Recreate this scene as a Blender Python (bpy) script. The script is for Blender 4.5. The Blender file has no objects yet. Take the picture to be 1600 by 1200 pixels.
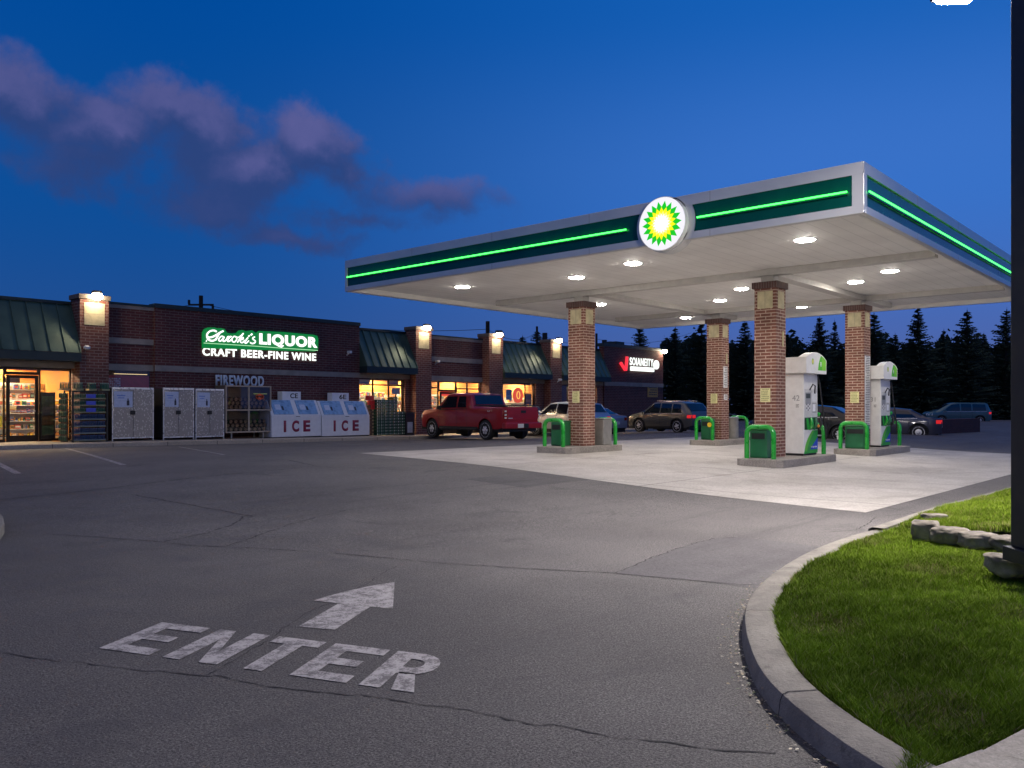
import bpy, bmesh, math, random
import numpy as np
from mathutils import Vector, Matrix
random.seed(7); np.random.seed(7)
PI = math.pi; R = math.radians
sc = bpy.context.scene; COL = sc.collection
# ------------------------------------------------------------------ camera, sky, light, exposure
F = 1284.; Y0 = 635.; TH = math.atan(1145/1284.); CS, SN = math.cos(TH), math.sin(TH); EYE = 1.4
cam = bpy.data.cameras.new('camera'); co = bpy.data.objects.new('camera', cam); COL.objects.link(co)
cam.sensor_width = 36; cam.lens = 36*F/1600; cam.shift_y = 35/1600.; cam.clip_end = 2000; cam.clip_start = .05
co.location = (0, 0, EYE); co.rotation_euler = (PI/2, 0, TH-PI/2); sc.camera = co
sc.view_settings.view_transform = 'Standard'; sc.view_settings.look = 'None'
sc.view_settings.exposure = 0; sc.view_settings.gamma = 1
sc.render.resolution_x = 1024; sc.render.resolution_y = 768

def ray(px, py):
    xr = (px-800)/F; return (CS+xr*SN, SN-xr*CS, (Y0-py)/F)
def gp(px, py, z=0.):                       # photo pixel -> point at world height z
    d = ray(px, py); t = (z-EYE)/d[2]; return (d[0]*t, d[1]*t)
def fx(px, Y): d = ray(px, 0); return d[0]/d[1]*Y   # X on a plane Y = const
def fz(px, py, Y): d = ray(px, py); return EYE+d[2]/d[1]*Y
def depth(X, Y): return X*CS+Y*SN

world = bpy.data.worlds.new("World"); sc.world = world; world.use_nodes = True
nt = world.node_tree; nt.nodes.clear()
class NT:
    def __init__(s, nt): s.nt = nt
    def n(s, typ, **kw):
        nd = s.nt.nodes.new(typ)
        for k, v in kw.items():
            if k == 'ins':
                for i, val in v.items():
                    if isinstance(val, bpy.types.NodeSocket): s.nt.links.new(val, nd.inputs[i])
                    else: nd.inputs[i].default_value = val
            else: setattr(nd, k, v)
        return nd
    def m(s, op, a, b=0., c=None, clamp=False):
        ins = {0: a, 1: b}
        if c is not None: ins[2] = c
        return s.n('ShaderNodeMath', operation=op, use_clamp=clamp, ins=ins).outputs[0]
    def mix(s, f, a, b): return s.n('ShaderNodeMix', data_type='RGBA', ins={0: f, 6: a, 7: b}).outputs[2]
    def noise(s, vec, scale, detail=3, rough=.55, dist=0.):
        return s.n('ShaderNodeTexNoise', ins={'Vector': vec, 'Scale': scale, 'Detail': detail, 'Roughness': rough, 'Distortion': dist}).outputs['Fac']
    def sm(s, x, a, b, lo=0., hi=1.):
        return s.n('ShaderNodeMapRange', interpolation_type='SMOOTHSTEP', ins={0: x, 1: a, 2: b, 3: lo, 4: hi}).outputs[0]
W = NT(nt)
tc = W.n('ShaderNodeTexCoord'); D = tc.outputs['Generated']
sep = W.n('ShaderNodeSeparateXYZ', ins={0: D})
az = W.m('ARCTAN2', sep.outputs[1], sep.outputs[0]); el = W.m('ARCSINE', sep.outputs[2])
def azel(px, py):
    d = Vector(ray(px, py)).normalized(); return math.atan2(d.y, d.x), math.asin(d.z)
tR = W.sm(az, azel(200, 300)[0], azel(1350, 300)[0])
low = W.mix(tR, (.024, .076, .255, 1), (.085, .118, .34, 1)); mid = W.mix(tR, (.004, .076, .315, 1), (.040, .165, .57, 1)); top = W.mix(tR, (.0, .068, .325, 1), (.008, .115, .47, 1))
skyc = W.mix(W.sm(el, .26, .46), W.mix(W.sm(el, -.03, .24), low, mid), top)
skyc = W.mix(W.sm(el, .5, 1.1), skyc, (.012, .030, .09, 1))            # unseen zenith darkened to lessen the blue skylight
dv = W.m('ADD', W.m('MULTIPLY', sep.outputs[0], -CS), W.m('MULTIPLY', sep.outputs[1], -SN))
gl = W.m('MULTIPLY', W.sm(dv, .15, .95), W.sm(el, .55, .0))            # warm glow added to the unseen sky behind the camera as fill
skyc = W.mix(gl, skyc, (.10, .078, .095, 1))
n1 = W.n('ShaderNodeTexNoise', ins={'Vector': D, 'Scale': 7., 'Detail': 6., 'Roughness': .6})
nv = W.n('ShaderNodeVectorMath', operation='SUBTRACT', ins={0: n1.outputs['Color'], 1: (.5, .5, .5)}).outputs[0]
ns = W.n('ShaderNodeSeparateXYZ', ins={0: nv})
n3 = W.n('ShaderNodeTexNoise', ins={'Vector': D, 'Scale': 22., 'Detail': 5., 'Roughness': .6})
ns3 = W.n('ShaderNodeSeparateXYZ', ins={0: n3.outputs['Color']})
def warp(a, k, k3, i):
    return W.m('ADD', W.m('ADD', a, W.m('MULTIPLY', ns.outputs[i], k)), W.m('MULTIPLY', W.m('SUBTRACT', ns3.outputs[i], .5), k3))
azw = warp(az, .16, .05, 0); elw = warp(el, .09, .045, 1)
def blobs(lst, de=0.):
    acc = None
    for (px, py, rx, ry, k) in lst:
        a0, e0 = azel(px, py)
        a = W.m('DIVIDE', W.m('SUBTRACT', azw, a0), rx/F*.92); e = W.m('DIVIDE', W.m('SUBTRACT', elw, e0-de), ry/F*.88)
        r = W.m('SQRT', W.m('ADD', W.m('MULTIPLY', a, a), W.m('MULTIPLY', e, e)))
        v = W.m('MULTIPLY', W.m('SUBTRACT', 1., r), k)
        acc = v if acc is None else W.n('ShaderNodeMath', operation='SMOOTH_MAX', ins={0: acc, 1: v, 2: .2}).outputs[0]
    return acc
BL = [(20, 140, 120, 75, 1.), (170, 215, 170, 70, 1.), (290, 195, 120, 75, 1.1), (370, 260, 150, 60, 1.), (490, 228, 105, 75, 1.2), (320, 315, 130, 60, .9), (660, 305, 160, 44, .7), (450, 378, 150, 28, .7), (560, 345, 150, 26, .45), (130, 262, 120, 45, .6), (540, 270, 70, 45, .8)]
n5 = W.n('ShaderNodeTexNoise', ins={'Vector': D, 'Scale': 9., 'Detail': 9., 'Roughness': .62}).outputs['Fac']
b0_ = blobs(BL); nn_ = W.m('ADD', W.m('MULTIPLY', W.m('SUBTRACT', n5, .5), 1.5), W.m('MULTIPLY', W.m('SUBTRACT', n3.outputs['Fac'], .5), .55))
dens = W.m('MULTIPLY', W.sm(W.m('ADD', b0_, nn_), -.16, .60), W.sm(b0_, -.25, .15))
lit = W.m('MULTIPLY', W.m('SUBTRACT', b0_, blobs(BL, .034)), 1.5)
litf = W.sm(W.m('ADD', lit, W.m('MULTIPLY', nn_, 1.3)), -.45, 1.9); litf = W.m('MULTIPLY', litf, W.sm(el, azel(500, 345)[1], azel(500, 250)[1], .25, 1.))
cloudc = W.mix(litf, (.028, .054, .182, 1), (.125, .120, .31, 1))
skyf = W.mix(W.m('MULTIPLY', dens, .85), skyc, cloudc)
bg = W.n('ShaderNodeBackground', ins={0: skyf, 1: 1.0})
out = W.n('ShaderNodeOutputWorld', ins={0: bg.outputs[0]})
# broad soft sun added as fill light, no such source is seen
sun = bpy.data.lights.new('fill_sun', 'SUN'); sun.energy = .46; sun.angle = R(70); sun.color = (1., .82, .72)
so = bpy.data.objects.new('fill_sun', sun); COL.objects.link(so); so.rotation_euler = (R(20), 0, TH-PI/2-R(70))

# ------------------------------------------------------------------ helpers
def _setm(o, label, cat, group, kind):
    if label: o['label'] = label
    if cat: o['category'] = cat
    if group: o['group'] = group
    if kind: o['kind'] = kind
    return o
def tag(o, label=None, cat=None, group=None, kind=None): return _setm(o, label, cat, group, kind)
def thing(name, label, cat, loc=(0, 0, 0), rz=0, group=None):
    o = bpy.data.objects.new(name, None); COL.objects.link(o); o.location = loc; o.rotation_euler = (0, 0, rz)
    o.empty_display_size = .1; return _setm(o, label, cat, group, None)
class MB:
    def __init__(s): s.v = []; s.f = []; s.c = []; s.mi = []
    def face(s, pts, col=None, mi=0):
        b = len(s.v); s.v += [tuple(p) for p in pts]; s.f.append(tuple(range(b, b+len(pts)))); s.c.append(col); s.mi.append(mi); return s
    def grid(s, rows, closed=False, col=None, mi=0, smooth=True):
        b = len(s.v); n = len(rows[0])
        for r in rows: s.v += [tuple(p) for p in r]
        for i in range(len(rows)-1):
            for j in range(n if closed else n-1):
                k = (j+1) % n
                s.f.append((b+i*n+j, b+i*n+k, b+(i+1)*n+k, b+(i+1)*n+j)); s.c.append(col); s.mi.append(mi)
        return s
    def box(s, x0, x1, y0, y1, z0, z1, col=None, mi=0):
        p = [(x0, y0, z0), (x1, y0, z0), (x1, y1, z0), (x0, y1, z0), (x0, y0, z1), (x1, y0, z1), (x1, y1, z1), (x0, y1, z1)]
        b = len(s.v); s.v += p
        for f in ((0, 3, 2, 1), (4, 5, 6, 7), (0, 1, 5, 4), (1, 2, 6, 5), (2, 3, 7, 6), (3, 0, 4, 7)):
            s.f.append(tuple(b+i for i in f)); s.c.append(col); s.mi.append(mi)
        return s
    def prism(s, pts, z0, z1, col=None, mi=0):       # pts: ccw 2-d outline
        b = len(s.v); n = len(pts)
        s.v += [(x, y, z0) for x, y in pts]+[(x, y, z1) for x, y in pts]
        s.f.append(tuple(range(b+n-1, b-1, -1))); s.f.append(tuple(range(b+n, b+2*n)))
        s.c += [col]*2; s.mi += [mi]*2
        for i in range(n):
            k = (i+1) % n; s.f.append((b+i, b+k, b+n+k, b+n+i)); s.c.append(col); s.mi.append(mi)
        return s
    def tube(s, pts, r, seg=10, col=None, cap=True, mi=0):
        pts = [Vector(p) for p in pts]; rows = []; up = None
        for i, p in enumerate(pts):
            t = (pts[min(i+1, len(pts)-1)]-pts[max(i-1, 0)]).normalized()
            if up is None: up = t.orthogonal().normalized()
            up = (up-t*up.dot(t)).normalized(); w = t.cross(up)
            rr = r[i] if isinstance(r, (list, tuple)) else r
            rows.append([p+(up*math.cos(a)+w*math.sin(a))*rr for a in [2*PI*k/seg for k in range(seg)]])
        s.grid(rows, closed=True, col=col, mi=mi)
        if cap:
            s.face(list(reversed(rows[0])), col, mi); s.face(rows[-1], col, mi)
        return s
    def cyl(s, c, r, h, seg=16, axis='Z', r2=None, col=None, mi=0):
        d = {'X': Vector((1, 0, 0)), 'Y': Vector((0, 1, 0)), 'Z': Vector((0, 0, 1))}[axis]
        c = Vector(c); return s.tube([c, c+d*h], [r, r if r2 is None else r2], seg, col, True, mi)
    def build(s, name, mat, parent=None, smooth=False, bevel=0):
        me = bpy.data.meshes.new(name); me.from_pydata(s.v, [], s.f)
        for m_ in (mat if isinstance(mat, (list, tuple)) else [mat]): me.materials.append(m_)
        if any(s.mi): me.polygons.foreach_set('material_index', s.mi)
        if any(c is not None for c in s.c):
            at = me.color_attributes.new('Col', 'FLOAT_COLOR', 'CORNER'); arr = []
            for f, c in zip(s.f, s.c): arr += (list(c or (.5, .5, .5))+[1.])*len(f)
            at.data.foreach_set('color', arr)
        me.validate(); o = bpy.data.objects.new(name, me); COL.objects.link(o)
        bm = bmesh.new(); bm.from_mesh(me); bmesh.ops.remove_doubles(bm, verts=bm.verts, dist=1e-5) if smooth or bevel else None
        bmesh.ops.recalc_face_normals(bm, faces=bm.faces); bm.to_mesh(me); bm.free()
        if smooth:
            for p in me.polygons: p.use_smooth = True
            try: me.set_sharp_from_angle(angle=R(38))
            except Exception: pass
        if bevel:
            md = o.modifiers.new('bevel', 'BEVEL'); md.width = bevel; md.segments = 2; md.limit_method = 'ANGLE'
        if parent: o.parent = parent
        return o
def dup(o, parent=None, **kw):
    c = o.copy(); COL.objects.link(c)
    if parent: c.parent = parent
    for ch in [x for x in bpy.data.objects if x.parent == o]: dup(ch, c)
    if 'loc' in kw: c.location = kw['loc']
    if 'rz' in kw: c.rotation_euler = (0, 0, kw['rz'])
    if 'label' in kw: c['label'] = kw['label']
    if 'cat' in kw: c['category'] = kw['cat']
    return c
def struct(o): o['kind'] = 'structure'; return o
def text(name, body, mat, h, loc, facing='-Y', parent=None, width=None, bold=.0, ext=.01, italic=0., align='LEFT', space=1.):
    cu = bpy.data.curves.new(name, 'FONT'); cu.body = body; cu.size = 1; cu.offset = bold; cu.extrude = 0; cu.space_character = space; cu.shear = italic
    t = bpy.data.objects.new('tmp', cu); COL.objects.link(t); bpy.context.view_layer.update()
    me = bpy.data.meshes.new_from_object(t.evaluated_get(bpy.context.evaluated_depsgraph_get()))
    bpy.data.objects.remove(t); me.name = name
    xs = [v.co.x for v in me.vertices]; ys = [v.co.y for v in me.vertices]
    x0, x1, y0, y1 = min(xs), max(xs), min(ys), max(ys); sy = h/(y1-y0); sx = (width/(x1-x0)) if width else sy
    bm = bmesh.new(); bm.from_mesh(me)
    for v in bm.verts: v.co = Vector(((v.co.x-x0)*sx-(0 if align == 'LEFT' else (x1-x0)*sx/2), (v.co.y-y0)*sy, 0))
    r = bmesh.ops.extrude_face_region(bm, geom=list(bm.faces))
    for v in [g for g in r['geom'] if isinstance(g, bmesh.types.BMVert)]: v.co.z += ext
    bmesh.ops.recalc_face_normals(bm, faces=bm.faces)
    M = Matrix.Rotation(PI/2, 4, 'X')
    if facing == '-X': M = Matrix.Rotation(-PI/2, 4, 'Z') @ M
    bm.transform(M); bm.to_mesh(me); bm.free(); me.materials.clear(); me.materials.append(mat)
    o = bpy.data.objects.new(name, me); COL.objects.link(o); o.location = loc
    if parent: o.parent = parent
    return o

# ------------------------------------------------------------------ materials
def base(name):
    m = bpy.data.materials.new(name); m.use_nodes = True; n = NT(m.node_tree)
    p = m.node_tree.nodes['Principled BSDF']; return m, n, p
def P(name, col, rough=.5, metal=0., var=.12, vs=6., bump=0., bs=40., coat=0., spec=.5, attr=False):
    m, n, p = base(name); pos = n.n('ShaderNodeTexCoord').outputs['Object']
    f = n.noise(pos, vs, 4)
    c = n.n('ShaderNodeAttribute', attribute_name='Col').outputs['Color'] if attr else (*col, 1)
    k = n.sm(f, .3, .7, 1-var, 1+var)
    vm = n.n('ShaderNodeVectorMath', operation='SCALE', ins={0: c if attr else col, 3: k})
    n.nt.links.new(vm.outputs[0], p.inputs['Base Color'])
    p.inputs['Metallic'].default_value = metal
    n.nt.links.new(n.sm(f, .2, .8, max(rough-.08, .02), min(rough+.08, 1)), p.inputs['Roughness'])
    p.inputs['Coat Weight'].default_value = coat; p.inputs['Specular IOR Level'].default_value = spec
    if bump:
        b = n.n('ShaderNodeBump', ins={'Strength': bump, 'Distance': .01, 'Height': n.noise(pos, bs, 4)})
        n.nt.links.new(b.outputs[0], p.inputs['Normal'])
    return m
def E_(name, col, st):
    m, n, p = base(name); p.inputs['Base Color'].default_value = (.02, .02, .02, 1)
    p.inputs['Emission Color'].default_value = (*col, 1); p.inputs['Emission Strength'].default_value = st; return m
def brick(name, c1, c2, mortar, bw, bh, ms, bump=.5, rough=.8):
    m, n, p = base(name); g = n.n('ShaderNodeNewGeometry'); s = n.n('ShaderNodeSeparateXYZ', ins={0: g.outputs['Position']})
    v = n.n('ShaderNodeCombineXYZ', ins={0: n.m('ADD', s.outputs[0], s.outputs[1]), 1: s.outputs[2], 2: 0.}).outputs[0]
    b = n.n('ShaderNodeTexBrick', ins={'Vector': v, 'Color1': (*c1, 1), 'Color2': (*c2, 1), 'Mortar': (*mortar, 1), 'Scale': 1., 'Mortar Size': ms, 'Mortar Smooth': .2, 'Bias': 0., 'Brick Width': bw, 'Row Height': bh})
    f = n.noise(g.outputs['Position'], 2.2, 5); f2 = n.noise(g.outputs['Position'], 30, 3)
    k = n.m('MULTIPLY', n.sm(f, .25, .75, .78, 1.18), n.sm(f2, .2, .8, .85, 1.15))
    vm = n.n('ShaderNodeVectorMath', operation='SCALE', ins={0: b.outputs['Color'], 3: k})
    n.nt.links.new(vm.outputs[0], p.inputs['Base Color']); p.inputs['Roughness'].default_value = rough
    hgt = n.m('ADD', n.m('MULTIPLY', b.outputs['Fac'], -1.), n.m('MULTIPLY', f2, .3))
    bu = n.n('ShaderNodeBump', ins={'Strength': bump, 'Distance': .008, 'Height': hgt}); n.nt.links.new(bu.outputs[0], p.inputs['Normal'])
    return m
M = {}
M['brick_wall'] = brick('wall_brick', (.105, .024, .020), (.075, .017, .015), (.155, .105, .092), .32, .1, .011)
M['brick_pier'] = brick('pier_brick', (.16, .052, .036), (.115, .037, .027), (.26, .185, .15), .28, .1, .011)
M['brick_col'] = brick('column_brick', (.195, .072, .048), (.15, .052, .036), (.46, .33, .26), .26, .0759, .0115)
M['brick_cap'] = brick('soldier_brick', (.105, .05, .043), (.085, .04, .036), (.16, .12, .11), .062, .4, .009)
M['stone'] = P('limestone', (.24, .215, .19), .8, var=.15, vs=3, bump=.2)
M['cream'] = P('cream_stone', (.50, .44, .27), .75, var=.16, vs=5, bump=.2)
M['plaque'] = P('pale_yellow_sign', (.72, .68, .34), .5, var=.05)
M['green_metal'] = P('green_roof_metal', (.075, .125, .09), .42, .3, var=.12, vs=2)
M['dark_green'] = P('dark_fascia_metal', (.018, .035, .036), .5, .2)
M['frame'] = P('bronze_frame', (.022, .014, .011), .35, .6)
M['white'] = P('white_enamel', (.78, .78, .76), .35, var=.05)
M['beam'] = P('beam_shade_paint', (.58, .56, .52), .55, var=.06)  # darker than the soffit: shade on beams and posts put into the colour
M['offwhite'] = P('off_white_soffit', (.74, .72, .68), .45, var=.07, vs=1.2)
M['alu'] = P('fascia_aluminium', (.62, .62, .62), .34, .45, var=.06, vs=1.)
M['emerald'] = P('emerald_panel', (.0, .058, .040), .22, .0, coat=.2, var=.2, vs=.8)
M['bpgreen'] = P('green_guard_paint', (.012, .33, .03), .3, coat=.5, var=.1)
M['bin_green'] = P('green_bin_plastic', (.018, .14, .055), .38, var=.12, vs=3)
M['bin_grey'] = P('grey_bin', (.32, .31, .28), .4, .5, var=.1)
M['black'] = P('black_plastic', (.012, .012, .013), .5)
M['pole'] = P('dark_pole_paint', (.010, .011, .018), .6, .0, var=.2)
M['rubber'] = P('tyre_rubber', (.012, .012, .013), .8)
M['chrome'] = P('wheel_alloy', (.72, .72, .74), .3, .55, var=.05)
M['glass_dark'] = P('tinted_glass', (.008, .010, .014), .04, spec=.8, var=.02)
M['attr'] = P('coloured_goods', (.5, .5, .5), .5, attr=True, var=.08, vs=14)
M['concrete'] = P('kerb_concrete', (.25, .23, .20), .85, var=.22, vs=7, bump=.6, bs=55)
m, n, p = base('kerb_dirty'); pos = n.n('ShaderNodeNewGeometry').outputs['Position']; a = n.noise(pos, 3, 6, .7); b = n.noise(pos, 60, 3, .7); c_ = n.noise(pos, 11, 5, .7)
col = n.mix(n.sm(a, .35, .65), (.18, .165, .145, 1), (.27, .25, .215, 1)); col = n.mix(n.sm(c_, .58, .72, 0, .6), col, (.08, .07, .06, 1)); col = n.mix(n.sm(b, .66, .74, 0, .5), col, (.40, .38, .34, 1))
n.nt.links.new(col, p.inputs['Base Color']); p.inputs['Roughness'].default_value = .9
bu = n.n('ShaderNodeBump', ins={'Strength': .7, 'Distance': .01, 'Height': n.m('ADD', b, c_)}); n.nt.links.new(bu.outputs[0], p.inputs['Normal']); M['concrete'] = m
M['boulder'] = P('boulder', (.17, .15, .125), .9, var=.45, vs=5, bump=1., bs=18)
M['trunk'] = P('bark', (.03, .022, .017), .95, var=.4, vs=8)
M['conifer'] = P('conifer_needles', (.034, .056, .030), .9, var=.5, vs=2.5)
M['wood'] = P('treated_wood', (.16, .095, .05), .8, var=.3)
M['red_light'] = E_('tail_light', (.9, .02, .02), .7)
M['lens'] = E_('lamp_lens', (1., .925, .85), 175.)
M['flood'] = E_('flood_lens', (1., .80, .56), 80.)
M['pole_lens'] = E_('pole_lamp_lens', (1., .92, .86), 2250.)
M['neon'] = E_('green_neon', (.05, 1., .085), 5.5)
M['neon'].node_tree.nodes['Principled BSDF'].inputs['Base Color'].default_value = (.05, .4, .08, 1)
M['sign_white'] = E_('sign_white', (.93, 1., .95), 1.5)
M['sign_green'] = E_('sign_green', (.0, .20, .035), .95)
M['shop_lamp'] = E_('shop_lamp', (1., .76, .46), 185.)
m, n, p = base('silver_tread_plate')
pos = n.n('ShaderNodeTexCoord').outputs['Object']
sc_ = n.n('ShaderNodeMapping', ins={0: pos, 3: (1., 1., .8)}).outputs[0]
v1 = n.n('ShaderNodeTexVoronoi', ins={'Vector': sc_, 'Scale': 17.}); ff = n.noise(pos, 2.2, 4); rc = n.n('ShaderNodeSeparateColor', ins={0: v1.outputs['Color']}).outputs[0]
stud_glint = n.m('MULTIPLY', n.sm(v1.outputs['Distance'], .12, .42, 1., 0.), n.sm(n.m('ADD', rc, n.m('MULTIPLY', n.m('SUBTRACT', ff, .5), 1.6)), .05, .6))  # bright studs: the sparkle of the plate is put into its base colour
n.nt.links.new(n.mix(stud_glint, (.30, .28, .27, 1), (1., .97, .90, 1)), p.inputs['Base Color']); p.inputs['Metallic'].default_value = .55
n.nt.links.new(n.sm(stud_glint, 0, 1, .42, .22), p.inputs['Roughness'])
bu = n.n('ShaderNodeBump', ins={'Strength': .6, 'Distance': .006, 'Height': stud_glint}); n.nt.links.new(bu.outputs[0], p.inputs['Normal']); M['tread'] = m
m, n, p = base('shop_glass')      # clear pane
tr = n.n('ShaderNodeBsdfTransparent', ins={0: (.95, .95, .95, 1)}); gl = n.n('ShaderNodeBsdfGlossy', ins={0: (1, 1, 1, 1), 'Roughness': .02})
fr = n.m('ADD', .04, n.m('MULTIPLY', n.m('POWER', n.n('ShaderNodeLayerWeight').outputs['Facing'], 4.), .5)); mx = n.n('ShaderNodeMixShader', ins={0: fr, 1: tr.outputs[0], 2: gl.outputs[0]})
n.nt.links.new(mx.outputs[0], n.nt.nodes['Material Output'].inputs[0]); M['glass'] = m
# ground materials
def ground(name, c1, c2, sp, speck=.35, bump=.35, joints=None, rough=.85, big=.35):
    m, n, p = base(name); pos = n.n('ShaderNodeNewGeometry').outputs['Position']
    a = n.noise(pos, big, 6, .6); b = n.noise(pos, 2.3, 5, .65); c = n.noise(pos, 85, 2, .8); d = n.noise(pos, 26, 3, .65)
    col = n.mix(n.sm(n.m('ADD', n.m('MULTIPLY', a, .6), n.m('MULTIPLY', b, .4)), .36, .64), (*c1, 1), (*c2, 1))
    k = n.m('MULTIPLY', n.sm(c, .25, .75, 1-speck, 1+speck), n.sm(d, .25, .75, .80, 1.20))
    if name == 'asphalt': k = n.m('MULTIPLY', k, n.sm(n.m('ADD', n.n('ShaderNodeSeparateXYZ', ins={0: pos}).outputs[0], n.m('MULTIPLY', n.m('SUBTRACT', a, .5), 5.)), 2.5, 9.5, .72, 1.15))  # paler towards the pad: lamp falloff put into the colour, beside older asphalt
    col = n.n('ShaderNodeVectorMath', operation='SCALE', ins={0: col, 3: k}).outputs[0]
    vo = n.n('ShaderNodeTexVoronoi', ins={'Vector': pos, 'Scale': 38.}); sp_ = n.sm(vo.outputs['Distance'], .1, .16, 1., 0.)
    rnd = n.m('GREATER_THAN', n.n('ShaderNodeSeparateColor', ins={0: vo.outputs['Color']}).outputs[0], .74)
    col = n.mix(n.m('MULTIPLY', n.m('MULTIPLY', sp_, rnd), .55), col, (*sp, 1))
    if 'asphalt' in name:
        st = n.noise(pos, .9, 7, .72, .6); col = n.mix(n.sm(st, .55, .70, 0., .5), col, (.045, .042, .045, 1)); wv = n.noise(n.n('ShaderNodeMapping', ins={0: pos, 2: (0, 0, -.72), 3: (.12, 2.2, 1)}).outputs[0], 1.1, 4, .6); col = n.mix(n.sm(wv, .54, .72, 0., .38), col, (.05, .046, .05, 1))
        pale = n.noise(pos, 3.7, 6, .75); col = n.mix(n.sm(pale, .62, .76, 0., .28), col, (.20, .19, .18, 1))
    if 'pad' in name:
        st = n.noise(pos, .8, 7, .7, .8); col = n.mix(n.sm(st, .50, .70, 0., .5), col, (.22, .195, .165, 1)); st = n.noise(pos, 2.6, 6, .7, .3); col = n.mix(n.sm(st, .64, .76, 0., .45), col, (.13, .115, .10, 1))
    if joints:
        s = n.n('ShaderNodeSeparateXYZ', ins={0: pos})
        for ax, off, step in joints:
            t = n.m('FRACT', n.m('DIVIDE', n.m('SUBTRACT', s.outputs[ax], off), step))
            ln = n.m('LESS_THAN', n.m('ABSOLUTE', n.m('SUBTRACT', t, .5)), .014/step)
            col = n.mix(n.m('MULTIPLY', ln, .8), col, (.06, .055, .05, 1))
    n.nt.links.new(col, p.inputs['Base Color']); n.nt.links.new(n.sm(b, .3, .7, rough-.12, rough+.05), p.inputs['Roughness'])
    bu = n.n('ShaderNodeBump', ins={'Strength': bump, 'Distance': .006, 'Height': n.m('ADD', c, n.m('MULTIPLY', d, .8))}); n.nt.links.new(bu.outputs[0], p.inputs['Normal'])
    return m
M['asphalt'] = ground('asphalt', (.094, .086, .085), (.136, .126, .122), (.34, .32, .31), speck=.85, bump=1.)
M['asphalt_patch'] = ground('patch_asphalt', (.085, .078, .082), (.110, .102, .104), (.2, .19, .19), speck=.4, big=1.)
M['pad'] = ground('pad_concrete', (.36, .33, .30), (.50, .465, .435), (.56, .52, .48), speck=.08, bump=.1, joints=[(0, 14.2, 3.9), (1, 5.6, 4.2)], rough=.7, big=.5)
M['walk'] = ground('walk_concrete', (.33, .28, .22), (.42, .36, .29), (.5, .46, .42), speck=.1, bump=.12, joints=[(0, 1.3, 1.8)])
M['slab'] = ground('slab_concrete', (.23, .21, .185), (.31, .28, .25), (.42, .38, .36), speck=.18, bump=.3, big=2.)
M['soil'] = ground('turf_soil', (.050, .055, .018), (.075, .085, .025), (.09, .08, .04), bump=.6, big=2.)
M['far_grass'] = P('far_ground', (.035, .045, .025), .95, var=.4, vs=.3)
m, n, p = base('worn_paint')
pos = n.n('ShaderNodeNewGeometry').outputs['Position']; a = n.noise(pos, 9, 6, .75); b = n.noise(pos, 90, 3, .7)
w = n.sm(n.m('ADD', n.m('MULTIPLY', a, .65), n.m('MULTIPLY', b, .35)), .42, .56, .0, 1.)
n.nt.links.new(n.mix(w, (.13, .12, .12, 1), (.40, .375, .37, 1)), p.inputs['Base Color']); p.inputs['Roughness'].default_value = .75; M['paint'] = m
M['crack'] = P('tar_crack', (.030, .027, .028), .9, var=.4)
# soffit with folded decking lines
m, n, p = base('soffit_deck'); g = n.n('ShaderNodeNewGeometry'); s = n.n('ShaderNodeSeparateXYZ', ins={0: g.outputs['Position']})
t = n.m('FRACT', n.m('DIVIDE', s.outputs[1], .3)); ln = n.m('LESS_THAN', t, .07); f = n.noise(g.outputs['Position'], .9, 5)
c = n.mix(n.sm(f, .3, .7), (.80, .78, .74, 1), (.90, .88, .84, 1)); n.nt.links.new(n.mix(n.m('MULTIPLY', ln, .22), c, (.25, .24, .22, 1)), p.inputs['Base Color'])
p.inputs['Roughness'].default_value = .62
bu = n.n('ShaderNodeBump', ins={'Strength': .35, 'Distance': .006, 'Height': n.m('SUBTRACT', 1., ln)}); n.nt.links.new(bu.outputs[0], p.inputs['Normal']); M['soffit'] = m

# ------------------------------------------------------------------ the ground
def ss(t): t = max(0., min(1., t)); return t*t*(3-2*t)
def zs(X): return max(.03, min(.25, .25-.0105*(X-9)))           # top of the shop pavement
def g(X, Y):
    a = .14*ss((Y-5)/8.)*ss((X-3)/8.); b = zs(X)-.13; w = ss((Y-18)/9.)
    return a*(1-w)+b*w
def axis(a, b, step): return list(np.arange(a, b, step))
xs = [-900, -300, -100, -40, -15, -5]+axis(0, 52, .5)+[52, 60, 80, 140, 400, 1200]; ys = [-900, -300, -100, -40, -15, -5]+axis(0, 34, .5)+[34, 45, 60, 100, 300, 1200]
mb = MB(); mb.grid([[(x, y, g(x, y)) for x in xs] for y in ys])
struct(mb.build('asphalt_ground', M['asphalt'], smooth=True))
def sheet(name, poly, dz, mat, n=14):
    """a sheet that lies on the ground: quad poly subdivided"""
    a, b, c, d = [Vector((*q, 0)) for q in poly]; mb = MB(); rows = []
    for i in range(n+1):
        r = []
        for j in range(n+1):
            u, v = i/n, j/n; q = (a*(1-u)+b*u)*(1-v)+(d*(1-u)+c*u)*v; r.append((q.x, q.y, g(q.x, q.y)+dz))
        rows.append(r)
    return mb.grid(rows).build(name, mat, smooth=True)
struct(sheet('concrete_pad', [(11.15, 3.72), (27.4, 3.45), (30.6, 16.8), (13.75, 17.75)], .006, M['pad'], 24))
struct(sheet('asphalt_patch', [gp(725, 750, .09), gp(820, 762, .07), gp(935, 744, .09), gp(833, 738, .1)], .003, M['asphalt_patch'], 4))
def flat(name, px, dz, mat, z=0.):
    return MB().face([(*gp(x, y, z), g(*gp(x, y, z))+dz) for x, y in px]).build(name, mat)
pp = [(963, 896), (1010, 875), (1045, 862), (1083, 850), (1115, 842), (1149, 840), (1215, 846), (1291, 856), (1262, 876), (1225, 896), (1190, 920), (1100, 909), (1007, 901)]
struct(flat('asphalt_patch', pp, .002, M['asphalt_patch']))
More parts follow.
